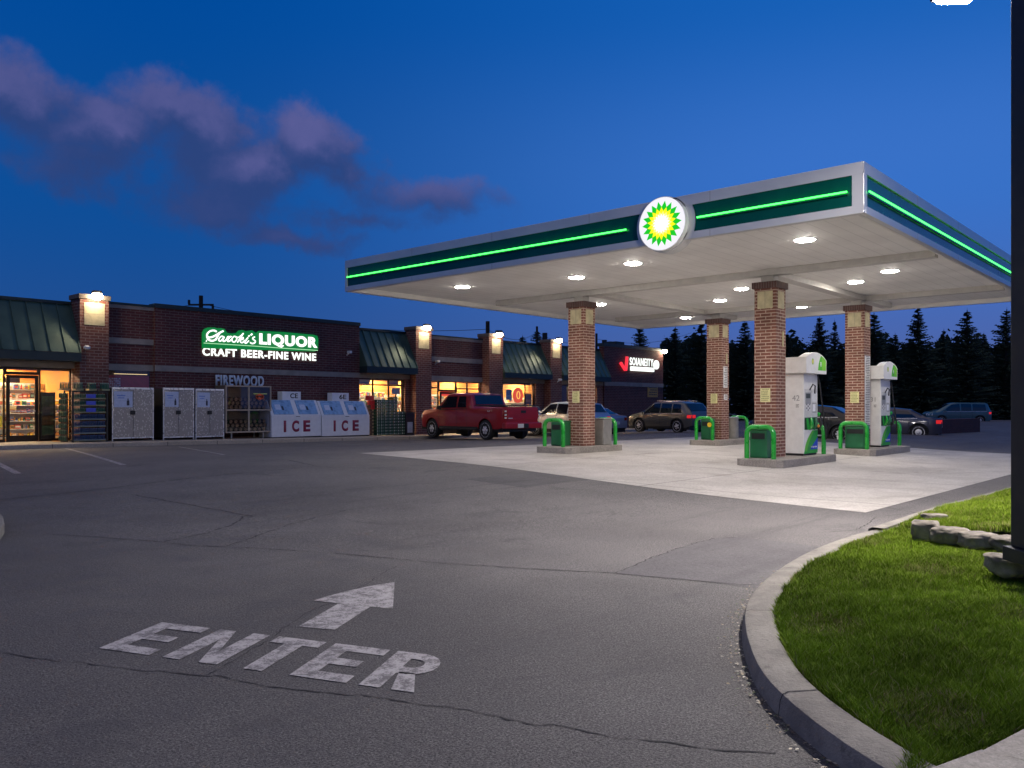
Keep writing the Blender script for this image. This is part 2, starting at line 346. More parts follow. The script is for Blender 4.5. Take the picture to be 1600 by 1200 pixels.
# shop pavement with kerb
KY = 27.2
mb = MB(); X = [2., 6., 9.]+axis(10, 50, 2.)
mb.grid([[(x, KY, g(x, KY)-.02) for x in X], [(x, KY, zs(x)-.012) for x in X], [(x, KY+.02, zs(x)) for x in X], [(x, KY+.15, zs(x)+.001) for x in X], [(x, 29.65, zs(x)) for x in X]])
struct(mb.build('shop_pavement', M['walk']))
def road_mark(pts, label, cat, name='road_marking', group=None):
    mb = MB()
    for poly in pts: mb.face([(x, y, g(x, y)+.004) for x, y in poly])
    return tag(mb.build(name, M['paint']), label, cat, group)
# ENTER letters laid out on the road surface
b0 = Vector(gp(154.5, 1013.5)); b1 = Vector(gp(647, 1083)); bd = (b1-b0).normalized(); upv = Vector(gp(253, 973))-b0
def L(s, t): q = b0+bd*s+upv*t; return (q.x, q.y)
def sp(px, py): return (Vector(gp(px, py))-b0).dot(bd)
tk = .122
def eE(s0, s1, vt=.19):
    w = s1-s0; return [[L(s0, 0), L(s1-.02, 0), L(s1-.02, vt), L(s0+tk, vt), L(s0+tk, .41), L(s1-.07, .41), L(s1-.07, .59), L(s0+tk, .59), L(s0+tk, 1-vt), L(s1, 1-vt), L(s1, 1), L(s0, 1)]]
def nN(s0, s1): return [[L(s0, 0), L(s0+tk, 0), L(s0+tk, .68), L(s1-tk, 0), L(s1, 0), L(s1, 1), L(s1-tk, 1), L(s1-tk, .34), L(s0+tk, 1), L(s0, 1)]]
def tT(s0, s1):
    c = (s0+s1)/2; return [[L(c-tk/2, 0), L(c+tk/2, 0), L(c+tk/2, .8), L(s1, .8), L(s1, 1), L(s0, 1), L(s0, .8), L(c-tk/2, .8)]]
def rR(s0, s1):
    w = s1-s0; arc = [(s0+w*.55+w*.45*math.sin(a), .70+.30*math.cos(a)) for a in [PI*k/8 for k in range(9)]]
    inn = [(s0+w*.52+w*.20*math.sin(a), .70+.12*math.cos(a)) for a in [PI*k/8 for k in range(9)]]
    out = [[L(s0, 0), L(s0+tk, 0), L(s0+tk, 1), L(s0, 1)]]
    top = [(s0+tk, 1)]+arc+[(s0+tk, .40)]; inner = [(s0+tk, .82)]+inn+[(s0+tk, .58)]
    for i in range(len(top)-1): out.append([L(*inner[i]), L(*inner[i+1]), L(*top[i+1]), L(*top[i])])
    out.append([L(s1-tk*1.05, 0), L(s1, 0), L(s0+w*.72, .44), L(s0+w*.42, .44)])
    return out
tw = sp(647, 1083); S = [0, .0, 0]
e0 = (0, sp(234, 1024)+.02); n0 = (sp(252, 1028), sp(337, 1040)); t0 = (sp(374, 1048)-.11, sp(405, 1051)+.11); e2 = (sp(448.6, 1057), sp(539, 1069)+.02); r0 = (sp(557, 1072.5), tw)
wd = thing('painted_word', 'worn white word ENTER painted on the asphalt before the arrow', 'road marking')
for nm, pol in (('letter', eE(*e0)), ('letter', nN(*n0)), ('letter', tT(*t0)), ('letter', eE(*e2)), ('letter', rR(*r0))):
    mb = MB()
    for q in pol: mb.face([(x, y, g(x, y)+.004) for x, y in q])
    mb.build(nm, M['paint'], wd)
road_mark([[gp(*q) for q in ((616.5, 910), (614, 951.6), (578.5, 948.7), (529, 943.5), (521, 942.5), (490, 939), (513, 932), (537, 925.5), (575, 917))],
           [gp(*q) for q in ((529, 943.7), (578.5, 948.8), (522.8, 985), (466, 979.6))]], 'worn white arrow painted on the asphalt pointing to the pumps', 'road marking', 'painted_arrow')
def bay(px0, py0, px1, py1, w, label, z=.08):
    a = Vector(gp(px0, py0, z)); b = Vector(gp(px1, py1, z)); d = (b-a).normalized(); nn = Vector((-d.y, d.x))*w/2
    poly = []; K = 6; pa = [a+(b-a)*i/K for i in range(K+1)]
    tag(road_mark([[tuple(pa[i]-nn), tuple(pa[i+1]-nn), tuple(pa[i+1]+nn), tuple(pa[i]+nn)] for i in range(K)], label, 'road marking', 'parking_line', 'painted parking bay lines'))
bay(103, 702.5, 193, 727.5, .12, 'white parking line before the crate rack')
bay(-60, 700, 28, 737, .14, 'white parking line at the left picture edge')
bay(278, 698, 350, 714, .08, 'faded parking line before the steel gas cabinets')
bay(500, 688.5, 562, 695, .07, 'faint parking line before the ice merchandisers')
bay(640, 687.5, 674, 692, .09, 'short parking line beside the red pickup front wheel', .06)
bay(664, 683.5, 700, 686, .09, 'parking line running under the red pickup', .04)
def crack(pts, w, z=0., seed=1, name='pavement_crack'):
    rnd = random.Random(seed); P3 = []
    q = [Vector(gp(x, y, z)) for x, y in pts]
    for a, b in zip(q, q[1:]):
        k = max(2, int((b-a).length/.05))
        for i in range(k): P3.append(a+(b-a)*i/k+Vector((rnd.uniform(-1, 1), rnd.uniform(-1, 1)))*.011+Vector((math.sin(i*.35+seed), math.cos(i*.27)))*.010)
    P3.append(q[-1]); mb = MB(); rows = [[], []]
    for i, v in enumerate(P3):
        d = (P3[min(i+1, len(P3)-1)]-P3[max(0, i-1)]).normalized(); nn = Vector((-d.y, d.x))*w/2*rnd.uniform(.15, 1.5)
        rows[0].append((*(v-nn), g(*v)+.003)); rows[1].append((*(v+nn), g(*v)+.003))
    return struct(mb.grid(rows).build(name, M['crack']))
crack([(-10, 1020), (120, 1036), (240, 1050), (340, 1058), (430, 1076), (560, 1087), (700, 1105), (860, 1135), (1000, 1158), (1212, 1178)], .010, seed=2)
crack([(325, 1056), (350, 1044), (440, 985), (475, 962), (520, 940), (620, 885)], .007, seed=3)
crack([(85, 835), (240, 846), (300, 853), (355, 855), (420, 858), (560, 868), (670, 879), (830, 889), (963, 896), (1100, 909), (1196, 916)], .013, seed=4)
crack([(258, 847), (330, 832), (367, 820), (380, 810), (410, 806)], .02, seed=5)
crack([(355, 854), (405, 837), (450, 822), (490, 812), (540, 801)], .016, seed=6)
crack([(0, 771), (140, 760), (300, 745), (465, 734)], .035, .1, seed=7)
crack([(205, 770), (300, 786), (395, 802)], .02, .06, seed=8)
crack([(963, 896), (1010, 875), (1045, 862), (1083, 850), (1115, 842), (1149, 840)], .014, seed=9)
crack([(1280, 833), (1340, 828), (1370, 808), (1440, 800)], .012, seed=10)
crack([(1358, 789), (1400, 796), (1455, 806)], .016, seed=11)
crack([(1432, 770), (1530, 788)], .02, .02, seed=12)
crack([(1490, 757), (1583, 765)], .02, .02, seed=13)
crack([(450, 720), (500, 731), (620, 735)], .03, .12, seed=14)
crack([(860, 722), (930, 718), (990, 713)], .02, .13, seed=15)
crack([(1230, 735), (1290, 752), (1320, 756)], .012, .05, seed=16)
# ------------------------------------------------------------------ canopy
CX0, CX1, CY0, CY1 = 13.42, 27.75, 4.50, 17.95; CB, CT = EYE+3.07, EYE+3.89; SOF = EYE+3.20
can = thing('fuel_canopy', 'large white flat canopy with emerald band and green neon over the pumps', 'canopy', (20.5, 11.2, 0))
def cb(mb_, name, mat, parent=None, **k): o = mb_.build(name, mat, None, **k); o.parent = parent or can; o.matrix_parent_inverse = Matrix.Translation(-Vector((20.5, 11.2, 0))) if (parent or can) == can else Matrix.Identity(4); return o
cb(MB().box(CX0+.1, CX1-.1, CY0+.1, CY1-.1, SOF, SOF+.12), 'soffit', M['soffit'])
cb(MB().box(CX0+.12, CX1-.12, CY0+.12, CY1-.12, SOF+.13, CT-.12), 'roof_deck', M['alu'])
RY, RZ, RR_ = 8.12, EYE+3.41, .5
def fascia(a, b, horiz_x, nrm, segs, glow):
    """one side of the fascia: frame (white aluminium), emerald panels, neon tubes"""
    return
fr = MB()
t_ = .09
# frame: four sides, each lower band, upper band, corner stiles; panels are recessed 25 mm
fr.box(CX0, CX0+t_, CY0, CY1, CB, CB+.125).box(CX0, CX0+t_, CY0, CY1, CB+.63, CT)
fr.box(CX0+t_, CX1, CY0, CY0+t_, CB, CB+.125).box(CX0+t_, CX1, CY0, CY0+t_, CB+.63, CT)
fr.box(CX1-t_, CX1, CY0+t_, CY1, CB, CT).box(CX0+t_, CX1-t_, CY1-t_, CY1, CB, CT)
fr.box(CX0, CX0+t_, CY0, CY0+.19, CB+.125, CB+.63).box(CX0+t_, CX0+.15, CY0, CY0+t_, CB+.125, CB+.63).box(CX0, CX0+t_, CY1-.09, CY1, CB+.125, CB+.63)
cb(fr, 'fascia_frame', M['alu'], bevel=.006)
def epanel(y0, y1, cut):   # emerald panel on the x = CX0 face, with a concave end around the roundel
    mb = MB(); z0, z1 = CB+.125, CB+.63; pts = []
    def arc(sgn):
        out = []
        for i in range(9):
            z = z0+(z1-z0)*i/8; dz = z-RZ; out.append((RY+sgn*math.sqrt(max(.0, .63**2-dz*dz)), z))
        return out
    left = arc(1) if cut == 'lo' else [(y0, z0+(z1-z0)*i/8) for i in range(9)]
    right = arc(-1) if cut == 'hi' else [(y1, z0+(z1-z0)*i/8) for i in range(9)]
    rows = [[(CX0+.025, a[0], a[1]) for a in left], [(CX0+.025, a[0], a[1]) for a in right]]
    mb.grid(rows); rows2 = [[(CX0+.05, y, z) for _, y, z in r] for r in rows]; mb.grid(rows2)
    return mb
cb(epanel(0, CY1-.09, 'lo'), 'emerald_panel', M['emerald']); cb(epanel(CY0+.19, 0, 'hi'), 'emerald_panel', M['emerald'])
fb = MB(); z0, z1 = CB+.125, CB+.63            # grey backing ring round the roundel
rows = []
for i in range(9):
    z = z0+(z1-z0)*i/8; h_ = math.sqrt(.63**2-(z-RZ)**2); rows.append([(CX0+.012, RY-h_, z), (CX0+.012, RY+h_, z)])
cb(fb.grid(rows), 'fascia_frame', M['alu'])
cb(MB().box(CX0+.15, CX1-t_, CY0+.03, CY0+.06, CB+.125, CB+.63), 'emerald_panel', M['emerald'])
NZ = CB+.37
for a, b in (((CX0-.02, CY1-.12), (CX0-.02, 8.98)), ((CX0-.02, 7.44), (CX0-.02, CY0+.26)), ((CX0+.2, CY0-.02), (CX1-.25, CY0-.02))):
    cb(MB().tube([(a[0], a[1], NZ), (b[0], b[1], NZ)], .0145, 10), 'neon_tube', M['neon'])
    r_ = MB(); r_.box(min(a[0], b[0])+(.0 if a[0] == b[0] else 0), max(a[0], b[0])+(.04 if a[0] == b[0] else 0), min(a[1], b[1]), max(a[1], b[1])+(0 if a[0] == b[0] else .04), NZ-.05, NZ-.035)
    cb(r_, 'neon_rail', M['emerald'])
k = MB()
for i in range(1, 5): y = CY0+i*(CY1-CY0)/5; k.box(CX0-.0015, CX0+.001, y-.004, y+.004, CB, CB+.125).box(CX0-.0015, CX0+.001, y-.004, y+.004, CB+.63, CT)
for i in range(1, 5): x = CX0+i*(CX1-CX0)/5; k.box(x-.004, x+.004, CY0-.0015, CY0+.001, CB, CB+.125).box(x-.004, x+.004, CY0-.0015, CY0+.001, CB+.63, CT)
o = cb(k, 'panel_seams', M['bin_grey']); o['kind'] = 'stuff'
bz0, bz1 = EYE+3.055, SOF
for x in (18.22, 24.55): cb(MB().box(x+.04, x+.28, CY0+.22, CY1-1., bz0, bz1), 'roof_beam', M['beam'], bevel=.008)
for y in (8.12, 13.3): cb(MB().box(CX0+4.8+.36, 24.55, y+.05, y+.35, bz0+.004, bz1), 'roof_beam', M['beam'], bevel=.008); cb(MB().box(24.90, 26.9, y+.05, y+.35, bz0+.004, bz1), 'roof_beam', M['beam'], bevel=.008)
e = MB(); i_ = .1
e.box(CX0+i_, CX0+i_+.05, CY0+i_, CY1-i_, CB+.004, SOF).box(CX1-i_-.05, CX1-i_, CY0+i_, CY1-i_, CB+.004, SOF).box(CX0+i_+.05, CX1-i_-.05, CY1-i_-.05, CY1-i_, CB+.004, SOF).box(CX0+i_+.05, CX1-i_-.05, CY0+i_, CY0+i_+.05, CB+.004, SOF)
cb(e, 'edge_trim', M['offwhite'])
# bp roundel
rd = thing('roundel_sign', 'round lit sign with a green and yellow sunflower emblem on the canopy edge', 'sign', (CX0+.15, RY, RZ))
def disc(r, x0, x1, n=64): return [[(x, r*math.cos(2*PI*k/n), r*math.sin(2*PI*k/n)) for k in range(n)] for x in (x0, x1)]
mb = MB(); rr = disc(.52, .10, -.15); mb.grid(rr, closed=True); mb.face(rr[1]); mb.build('backing_drum', M['alu'], rd, smooth=True)
mb = MB(); rr = disc(.50, -.15, -.268); mb.grid(rr, closed=True); mb.build('rim', M['white'], rd, smooth=True)
faces = E_('roundel_white', (.90, .88, .95), 1.05)
mb = MB(); mb.face(disc(.49, -.268, -.268)[0]); mb.build('face', faces, rd)
def star(r1, r2, off, x, mat, name):
    pts = []
    for k in range(36):
        a = R(10*k+off); r = r1 if k % 2 == 0 else r2; pts.append((x, r*math.cos(a), r*math.sin(a)))
    mb = MB(); c = (x, 0, 0)
    for k in range(36): mb.face([c, pts[k], pts[(k+1) % 36]])
    mb.build(name, mat, rd)
star(.425, .315, 0, -.272, E_('petal_green', (.0, .62, .01), 1.0), 'green_petals')
star(.312, .235, 10, -.276, E_('petal_yellow', (1., .95, .0), 1.05), 'yellow_petals')
star(.23, .175, 0, -.280, E_('petal_gold', (1., .98, .25), 1.1), 'pale_petals')
star(.185, .13, 10, -.284, E_('petal_white', (1., 1., .92), 1.5), 'white_centre')
# ceiling lights
cl0 = None
LPOS = [(15.5, 6.3), (15.5, 10.2), (16.25, 12.35), (15.5, 15.6), (20.4, 6.25), (21.6, 7.45), (20.8, 10.2), (22.65, 11.8), (21., 15.05), (25.5, 6.3), (25.8, 10.6), (26.2, 15.)]
LLAB = ['brightest canopy light nearest the front corner', 'canopy light just behind the round sunflower sign', 'canopy light in front of the left brick column', 'canopy light nearest the far left end of the canopy', 'canopy light right of the front brick column, nearer the neon edge',
 'canopy light above the front fuel dispenser', 'canopy light just left of the front brick column', 'canopy light above the rear left brick column', 'canopy light right of the left brick column post', 'canopy light nearest the black pole', 'canopy light between the front and rear right columns', 'canopy light at the back edge near the far brick corner']
for (x, y), lb in zip(LPOS, LLAB):
    if cl0 is None:
        cl0 = thing('canopy_light', lb, 'ceiling light', (x, y, SOF), 0, 'recessed canopy lights')
        MB().tube([(0, 0, .0), (0, 0, -.012)], [.24, .22], 28).build('trim_ring', M['white'], cl0)
        MB().tube([(0, 0, -.012), (0, 0, -.026), (0, 0, -.036)], [.185, .16, .05], 28).build('lens', M['lens'], cl0, smooth=True)
    else: dup(cl0, None, loc=(x, y, SOF), label=lb)
# ------------------------------------------------------------------ islands, brick columns, guards
ISL = [(17.1, 19.7, 13.25, 14.45, 'front left'), (17.3, 20.65, 7.55, 8.65, 'front'), (23.8, 26.6, 12.45, 13.55, 'rear left'), (23.2, 26.5, 7.5, 8.65, 'rear right')]
IL = ['concrete island under the left brick column', 'concrete island under the nearest brick column and dispenser', 'concrete island under the small far brick column', 'concrete island under the right brick column and rear dispenser']
IZ = []
for (x0, x1, y0, y1, _), lb in zip(ISL, IL):
    gz = g((x0+x1)/2, (y0+y1)/2); top = gz+.17; IZ.append(top); c = .12
    o = MB().prism([(x0+c, y0), (x1-c, y0), (x1, y0+c), (x1, y1-c), (x1-c, y1), (x0+c, y1), (x0, y1-c), (x0, y0+c)], gz-.1, top).build('pump_island', M['slab'], bevel=.012)
    tag(o, lb, 'kerb island', 'concrete pump islands')
COLS = [(18.16, 13.56, 0), (18.2, 8.07, 1), (24.75, 12.85, 2), (24.1, 8.08, 3)]
CL = ['brick canopy column farthest left, standing before the silver car', 'nearest and largest brick canopy column, hiding part of a dispenser', 'smallest far brick canopy column behind the yellow stickered guard', 'right brick canopy column with a long white price strip']
CAPZ = EYE+2.9
def column(x, y, iz, label):
    t = thing('brick_column', label, 'column', (x, y, iz), 0, 'brick canopy columns'); w = .53; H = CAPZ-.15-iz
    MB().box(0, w, 0, w, -.02, H).build('shaft', M['brick_col'], t)
    MB().box(-.045, w+.045, -.045, w+.045, H, H+.15).build('cap', M['brick_cap'], t, bevel=.004)
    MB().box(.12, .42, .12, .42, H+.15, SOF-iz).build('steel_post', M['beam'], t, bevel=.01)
    for a in (MB().box(-.008, 0, .08, .45, H-.47, H-.07), MB().box(.1, .44, -.008, 0, H-.47, H-.07)): a.build('stone_panel', M['cream'], t)
    for xx in (.265,): MB().box(-.010, -.0085, xx-.003, xx+.003, H-.47, H-.07).build('panel_joint', M['concrete'], t)
    return t, H
def linesign(parent, face, a0, a1, z0, z1, mat, ink, rows, name='notice_plate', seed=1, d=.006):
    """small printed plate: dark text-like dashes in rows. face 'X' (faces -X) or 'Y' (faces -Y)"""
    rnd = random.Random(seed)
    pl = MB().box(-d, 0, a0, a1, z0, z1) if face == 'X' else MB().box(a0, a1, -d, 0, z0, z1)
    o = pl.build(name, mat, parent); k = MB(); m_ = (a1-a0)*.1
    for i in range(rows):
        zz = z1-(z1-z0)*(i+.8)/(rows+.6); h_ = (z1-z0)/(rows+.6)*.5; a = a0+m_+rnd.random()*m_*2
        while a < a1-m_*1.5:
            w_ = min((a1-a0)*rnd.uniform(.06, .16), a1-m_-a)
            if face == 'X': k.box(-d-.002, -d-.0005, a, a+w_, zz, zz+h_)
            else: k.box(a, a+w_, -d-.002, -d-.0005, zz, zz+h_)
            a += w_+(a1-a0)*.035
    k.build('print', ink, o); return o
ink = P('dark_ink', (.05, .045, .04), .6); inkg = P('olive_ink', (.28, .26, .09), .6)
for (x, y, k), lb in zip(COLS, CL):
    t, H = column(x, y, IZ[k], lb)
    hz = EYE+.2-IZ[k]
    linesign(t, 'X', .14, .38, hz-.10, hz+.22, M['plaque'], inkg, 7, seed=k)
    if k in (1, 2): MB().box(.33, .37, -.03, 0, EYE+1.4-IZ[k], EYE+1.75-IZ[k]).build('conduit_box', M['cream'], t)
    if k == 2: linesign(t, 'Y', .15, .42, EYE+.62-IZ[k], EYE+1.32-IZ[k], M['white'], ink, 12, 'notice_sheet', 5); linesign(t, 'Y', .18, .42, EYE+.22-IZ[k], EYE+.40-IZ[k], M['white'], ink, 3, 'notice_sheet', 6)
    if k == 3: linesign(t, 'Y', .06, .50, .55, EYE+1.45-IZ[k], M['white'], ink, 42, 'price_strip', 9)
def guard(x, y0, y1, z, label, h=.72, mat=None):
    r = .055; rr = .17; P_ = [(0, y0, -.02), (0, y0, h-rr)]
    for i in range(1, 7): a = PI/2*i/6; P_.append((0, y0+rr-rr*math.cos(a), h-rr+rr*math.sin(a)))
    for i in range(0, 7): a = PI/2*i/6; P_.append((0, y1-rr+rr*math.sin(a), h-rr+rr*math.cos(a)))
    P_.append((0, y1, -.02)); c = (y0+y1)/2
    o = MB().tube([(q[0], q[1]-c, q[2]) for q in P_], r, 14).build('pump_guard', M['bpgreen'], smooth=True); o.location = (x, c, z)
    return tag(o, label, 'guard rail', 'green U shaped pump guards')
guard(17.33, 13.62, 14.26, IZ[0], 'green hoop guard before the bin at the left brick column')
guard(19.48, 13.42, 14.1, IZ[0], 'green hoop guard right of the grey bin at the left column')
guard(17.6, 7.86, 8.50, IZ[1], 'green hoop guard nearest the camera, around the large green bin')
guard(20.42, 7.82, 8.45, IZ[1], 'green hoop guard right of the nearest dispenser')
guard(24.02, 12.78, 13.36, IZ[2], 'green hoop guard with round yellow sticker')
guard(26.35, 12.72, 13.36, IZ[2], 'green hoop guard right of the small far column')
guard(23.35, 7.75, 8.47, IZ[3], 'green hoop guard around the green bin with a squeegee')
guard(26.3, 7.78, 8.45, IZ[3], 'green hoop guard right of the rear dispenser')
o = MB().tube([(23.95, 12.85, IZ[2]+.5), (23.945, 12.85, IZ[2]+.5)], .075, 20).build('round_sticker', P('yellow_sticker', (.75, .48, .02), .5)); o.parent = bpy.data.objects['pump_guard.004']; o.matrix_parent_inverse = Matrix.Translation(-o.parent.location)
def gbin(x, y0, y1, z, label, h=.66, d=.42, mat='bin_green', nm='litter_bin', group='green island bins'):
    t = thing(nm, label, 'bin', (x, (y0+y1)/2, z), 0, group); w = (y1-y0)/2
    MB().box(0, d, -w, w, 0, h).build('body', M[mat], t, bevel=.025)
    MB().box(-.008, 0, -w+.04, w-.04, .04, h*.62).build('door_panel', M[mat], t, bevel=.006)
    MB().box(-.004, .0, -w+.05, w-.05, h*.68, h-.07).build('opening', M['black'] if mat == 'bin_green' else M[mat], t)
    MB().box(-.012, d+.012, -w-.012, w+.012, h, h+.035).build('lid', M[mat], t, bevel=.012)
    return t
gbin(17.72, 13.98, 14.36, IZ[0], 'dull green bin beside the left brick column'); gbin(17.78, 8.10, 8.52, IZ[1], 'large green bin in the nearest hoop guard', .64, .3)
gbin(24.28, 12.98, 13.34, IZ[2], 'pale green bin at the small far column', .66, .3)
t = gbin(23.55, 7.86, 8.42, IZ[3], 'wide green bin with squeegee bucket at the right column', .62, .36)
MB().tube([(-.02, .36, .60), (-.06, .42, .62), (-.06, .42, .12)], .008, 6).build('squeegee_handle', M['bin_grey'], t); MB().box(-.10, -.02, .36, .47, .25, .36).build('squeegee_bucket', M['white'], t, bevel=.01)
gbin(18.9, 13.42, 13.98, IZ[0], 'square stone grey bin right of the left brick column', .72, .42, 'bin_grey', 'litter_bin', 'grey island bins')
t = thing('litter_bin', 'round ribbed grey bin right of the small far column', 'bin', (25.75, 13.0, IZ[2]), 0, 'grey island bins')
MB().cyl((0, 0, 0), .24, .68, 24).build('body', M['bin_grey'], t, smooth=True); MB().tube([(0, 0, .68), (0, 0, .71), (0, 0, .74)], [.26, .26, .18], 24).build('lid', M['bin_grey'], t, smooth=True)
t = thing('extinguisher_post', 'slim white post box left of the nearest green bin', 'post', (17.95, 8.56, IZ[1]))
MB().box(0, .09, 0, .10, 0, .52).build('cover', M['white'], t, bevel=.01); MB().box(-.006, 0, .01, .09, .40, .47).build('label_patch', M['bin_grey'], t); MB().cyl((.045, .05, .52), .02, .18, 8).build('nozzle', M['white'], t)
# ------------------------------------------------------------------ dispensers
def pump(x, y, z, label, num):
    t = thing('fuel_dispenser', label, 'fuel pump', (x, y, z), 0, 'tall white fuel dispensers')
    W_, D_ = .86, .58; WH = M['white']
    MB().box(0, W_, 0, D_, .05, 1.98).build('cabinet', WH, t, bevel=.012)
    MB().box(.02, W_-.02, .02, D_-.02, 0, .05).build('plinth', M['black'], t)
    # -Y face: light upper door, silver keypad panel, dark nozzle bay, green swoosh skirt
    f = MB(); y_ = -.006
    f.box(.05, W_-.03, y_, 0, .92, 1.60, (.62, .62, .60))
    f.box(.09, .42, y_-.003, y_-.001, 1.24, 1.52, (.30, .31, .32)); f.box(.12, .38, y_-.005, y_-.0035, 1.38, 1.49, (.06, .07, .06))
    for i in range(4):
        for j in range(3): f.box(.13+j*.09, .19+j*.09, y_-.005, y_-.0035, 1.10+i*.045-.02, 1.13+i*.045-.02, (.16, .16, .17) if (i+j) % 2 else (.8, .8, .8))
    f.box(.48, .80, y_-.003, y_-.001, 1.30, 1.52, (.75, .76, .76)); f.box(.52, .70, y_-.005, y_-.0035, 1.06, 1.24, (.85, .86, .88)); f.box(.50, .78, y_-.0036, y_-.0026, 1.03, 1.27, (.35, .36, .36))
    f.build('keypad_panel', M['attr'], t)
    f = MB(); f.box(.05, W_-.03, -.007, 0, .62, .915, (.010, .05, .02)); f.face([(.20, -.0085, .63), (.34, -.0085, .63), (.26, -.0085, .90), (.14, -.0085, .90)], (.02, .42, .04)); f.face([(.5, -.0085, .63), (.62, -.0085, .63), (.56, -.0085, .90), (.45, -.0085, .90)], (.02, .42, .04))
    f.build('nozzle_bay', M['attr'], t)
    f = MB(); n = 14
    f.box(.03, W_-.02, -.006, 0, .06, .60, (.75, .75, .73))
    cur = [(.04+.46*(u**1.8), .10+.50*u) for u in [i/n for i in range(n+1)]]
    for (xa, za), (xb, zb) in zip(cur, cur[1:]): f.face([(xa, -.0075, za), (W_-.02, -.0075, za), (W_-.02, -.0075, zb), (xb, -.0075, zb)], (.10, .48, .03))
    cur = [(.20+.42*(u**1.5), .10+.50*u) for u in [i/n for i in range(n+1)]]
    for (xa, za), (xb, zb) in zip(cur, cur[1:]): f.face([(xa, -.009, za), (W_-.02, -.009, za), (W_-.02, -.009, zb), (xb, -.009, zb)], (.015, .30, .04))
    cur = [(.36+.46*(u**1.0), .14+.28*u) for u in [i/n for i in range(n+1)]]
    for (xa, za), (xb, zb) in zip(cur, cur[1:]): f.face([(xa, -.0105, za), (W_-.02, -.0105, za), (W_-.02, -.0105, zb), (xb, -.0105, zb)], (.01, .05, .52))
    f.box(.03, W_-.02, -.0085, 0, .05, .10, (.02, .36, .04)); f.build('skirt_graphic', M['attr'], t)
    text('skirt_lettering', 'Invigorate', M['white'], .055, (.42, -.0106, .17), parent=t, width=.36, bold=.02, ext=.001)
    # valance: box with arched sign faces
    A = []; w0, w1 = -.18, W_+.20
    for i in range(13):
        u = i/12; A.append((w0+(w1-w0)*u, 2.36+.13*math.sin(PI*min(1, u*1.05))-(0 if u < .9 else .05*(u-.9)/.1)))
    out_ = [(w0, 1.98)]+[(w1, 1.98)]+list(reversed(A))
    mb = MB(); Y0_, Y1_ = -.14, .06
    mb.face([(a, Y0_, b) for a, b in out_]); mb.face([(a, Y1_, b) for a, b in reversed(out_)])
    for i in range(len(out_)):
        a, b = out_[i], out_[(i+1) % len(out_)]; mb.face([(a[0], Y0_, a[1]), (b[0], Y0_, b[1]), (b[0], Y1_, b[1]), (a[0], Y1_, a[1])])
    va = mb.build('valance', WH, t)
    MB().box(w0+.02, w1-.02, Y1_+.002, D_+.14, 1.98, 2.36).build('valance_box', WH, t, bevel=.008)
    f = MB(); top = dict(A)
    def at_(x): return np.interp(x, [a[0] for a in A], [a[1] for a in A])
    for i in range(12):          # green flash on the right half of the sign face
        u0, u1 = i/12, (i+1)/12; xa, xb = .52+.5*u0, .52+.5*u1
        f.face([(xa, Y0_-.003, 2.06), (xb, Y0_-.003, 2.06), (xb, Y0_-.003, min(at_(xb)-.03, 2.06+.62*(u1**.55))), (xa, Y0_-.003, min(at_(xa)-.03, 2.06+.62*(u0**.55)))], (.09, .50, .02) if u0 < .5 else (.20, .62, .02))
    f.build('sign_graphic', M['attr'], va); f = MB(); c_ = (.20, 2.26)
    f.face([(c_[0]+.062*math.cos(a), Y0_-.003, c_[1]+.075*math.sin(a)) for a in [2*PI*k/20 for k in range(20)]], (.12, .42, .03))
    f.face([(c_[0]+.042*math.cos(a), Y0_-.0045, c_[1]+.052*math.sin(a)) for a in [2*PI*k/20 for k in range(20)]], (.80, .72, .10))
    f.build('emblem', M['attr'], va)
    text('pump_number', num, M['white'], .12, (.66, Y0_-.0035, 2.15), parent=va, bold=.03, ext=.001)
    text('side_number', '42' if num == '8' else '31', P('grey_print', (.30, .30, .30), .5) if 'grey_print' not in bpy.data.materials else bpy.data.materials['grey_print'], .13, (-.0015, .28, 1.32), facing='-X', parent=t, ext=.001)
    linesign(t, 'X', .10, .20, 1.14, 1.24, M['white'], ink, 3, 'side_sticker', 3, .003)
    # nozzles and hoses
    for k_, xx in enumerate((.22, .50, .80)):
        nz = MB().tube([(xx, -.05, .62), (xx, -.11, .76), (xx+.01, -.09, .92)], [.028, .045, .022], 8).build('nozzle', [M['bpgreen'], M['bin_green'], M['black']][k_], t, smooth=True)
    MB().tube([(.55, -.10, .74), (.62, -.12, .70)], .035, 10, ).build('nozzle', P('orange_nozzle', (.8, .28, .02), .4) if num == '8' else M['black'], t)
    H_ = [(.78, -.03, 1.96), (.84, -.06, 1.75), (.90, -.09, 1.3), (.96, -.12, .9), (1.02, -.14, .55), (1.10, -.12, .38), (1.16, -.10, .45), (1.10, -.10, .75), (.92, -.09, .86)]
    MB().tube(H_, .021, 8).build('hose', M['black'], t, smooth=True)
    MB().tube([(.30, -.03, 1.58), (.36, -.08, 1.72), (.48, -.09, 1.68), (.53, -.06, 1.50)], .016, 8).build('hose', M['black'], t, smooth=True)
    MB().tube([(.86, .03, 1.0), (.92, -.02, .98)], .05, 10).build('nozzle_boot', M['bpgreen'], t)
    return t
pump(19.30, 7.87, IZ[1], 'nearest tall white fuel dispenser, half behind the front brick column', '8')
pump(24.86, 7.87, IZ[3], 'rear white fuel dispenser right of the column with the price strip', '6')
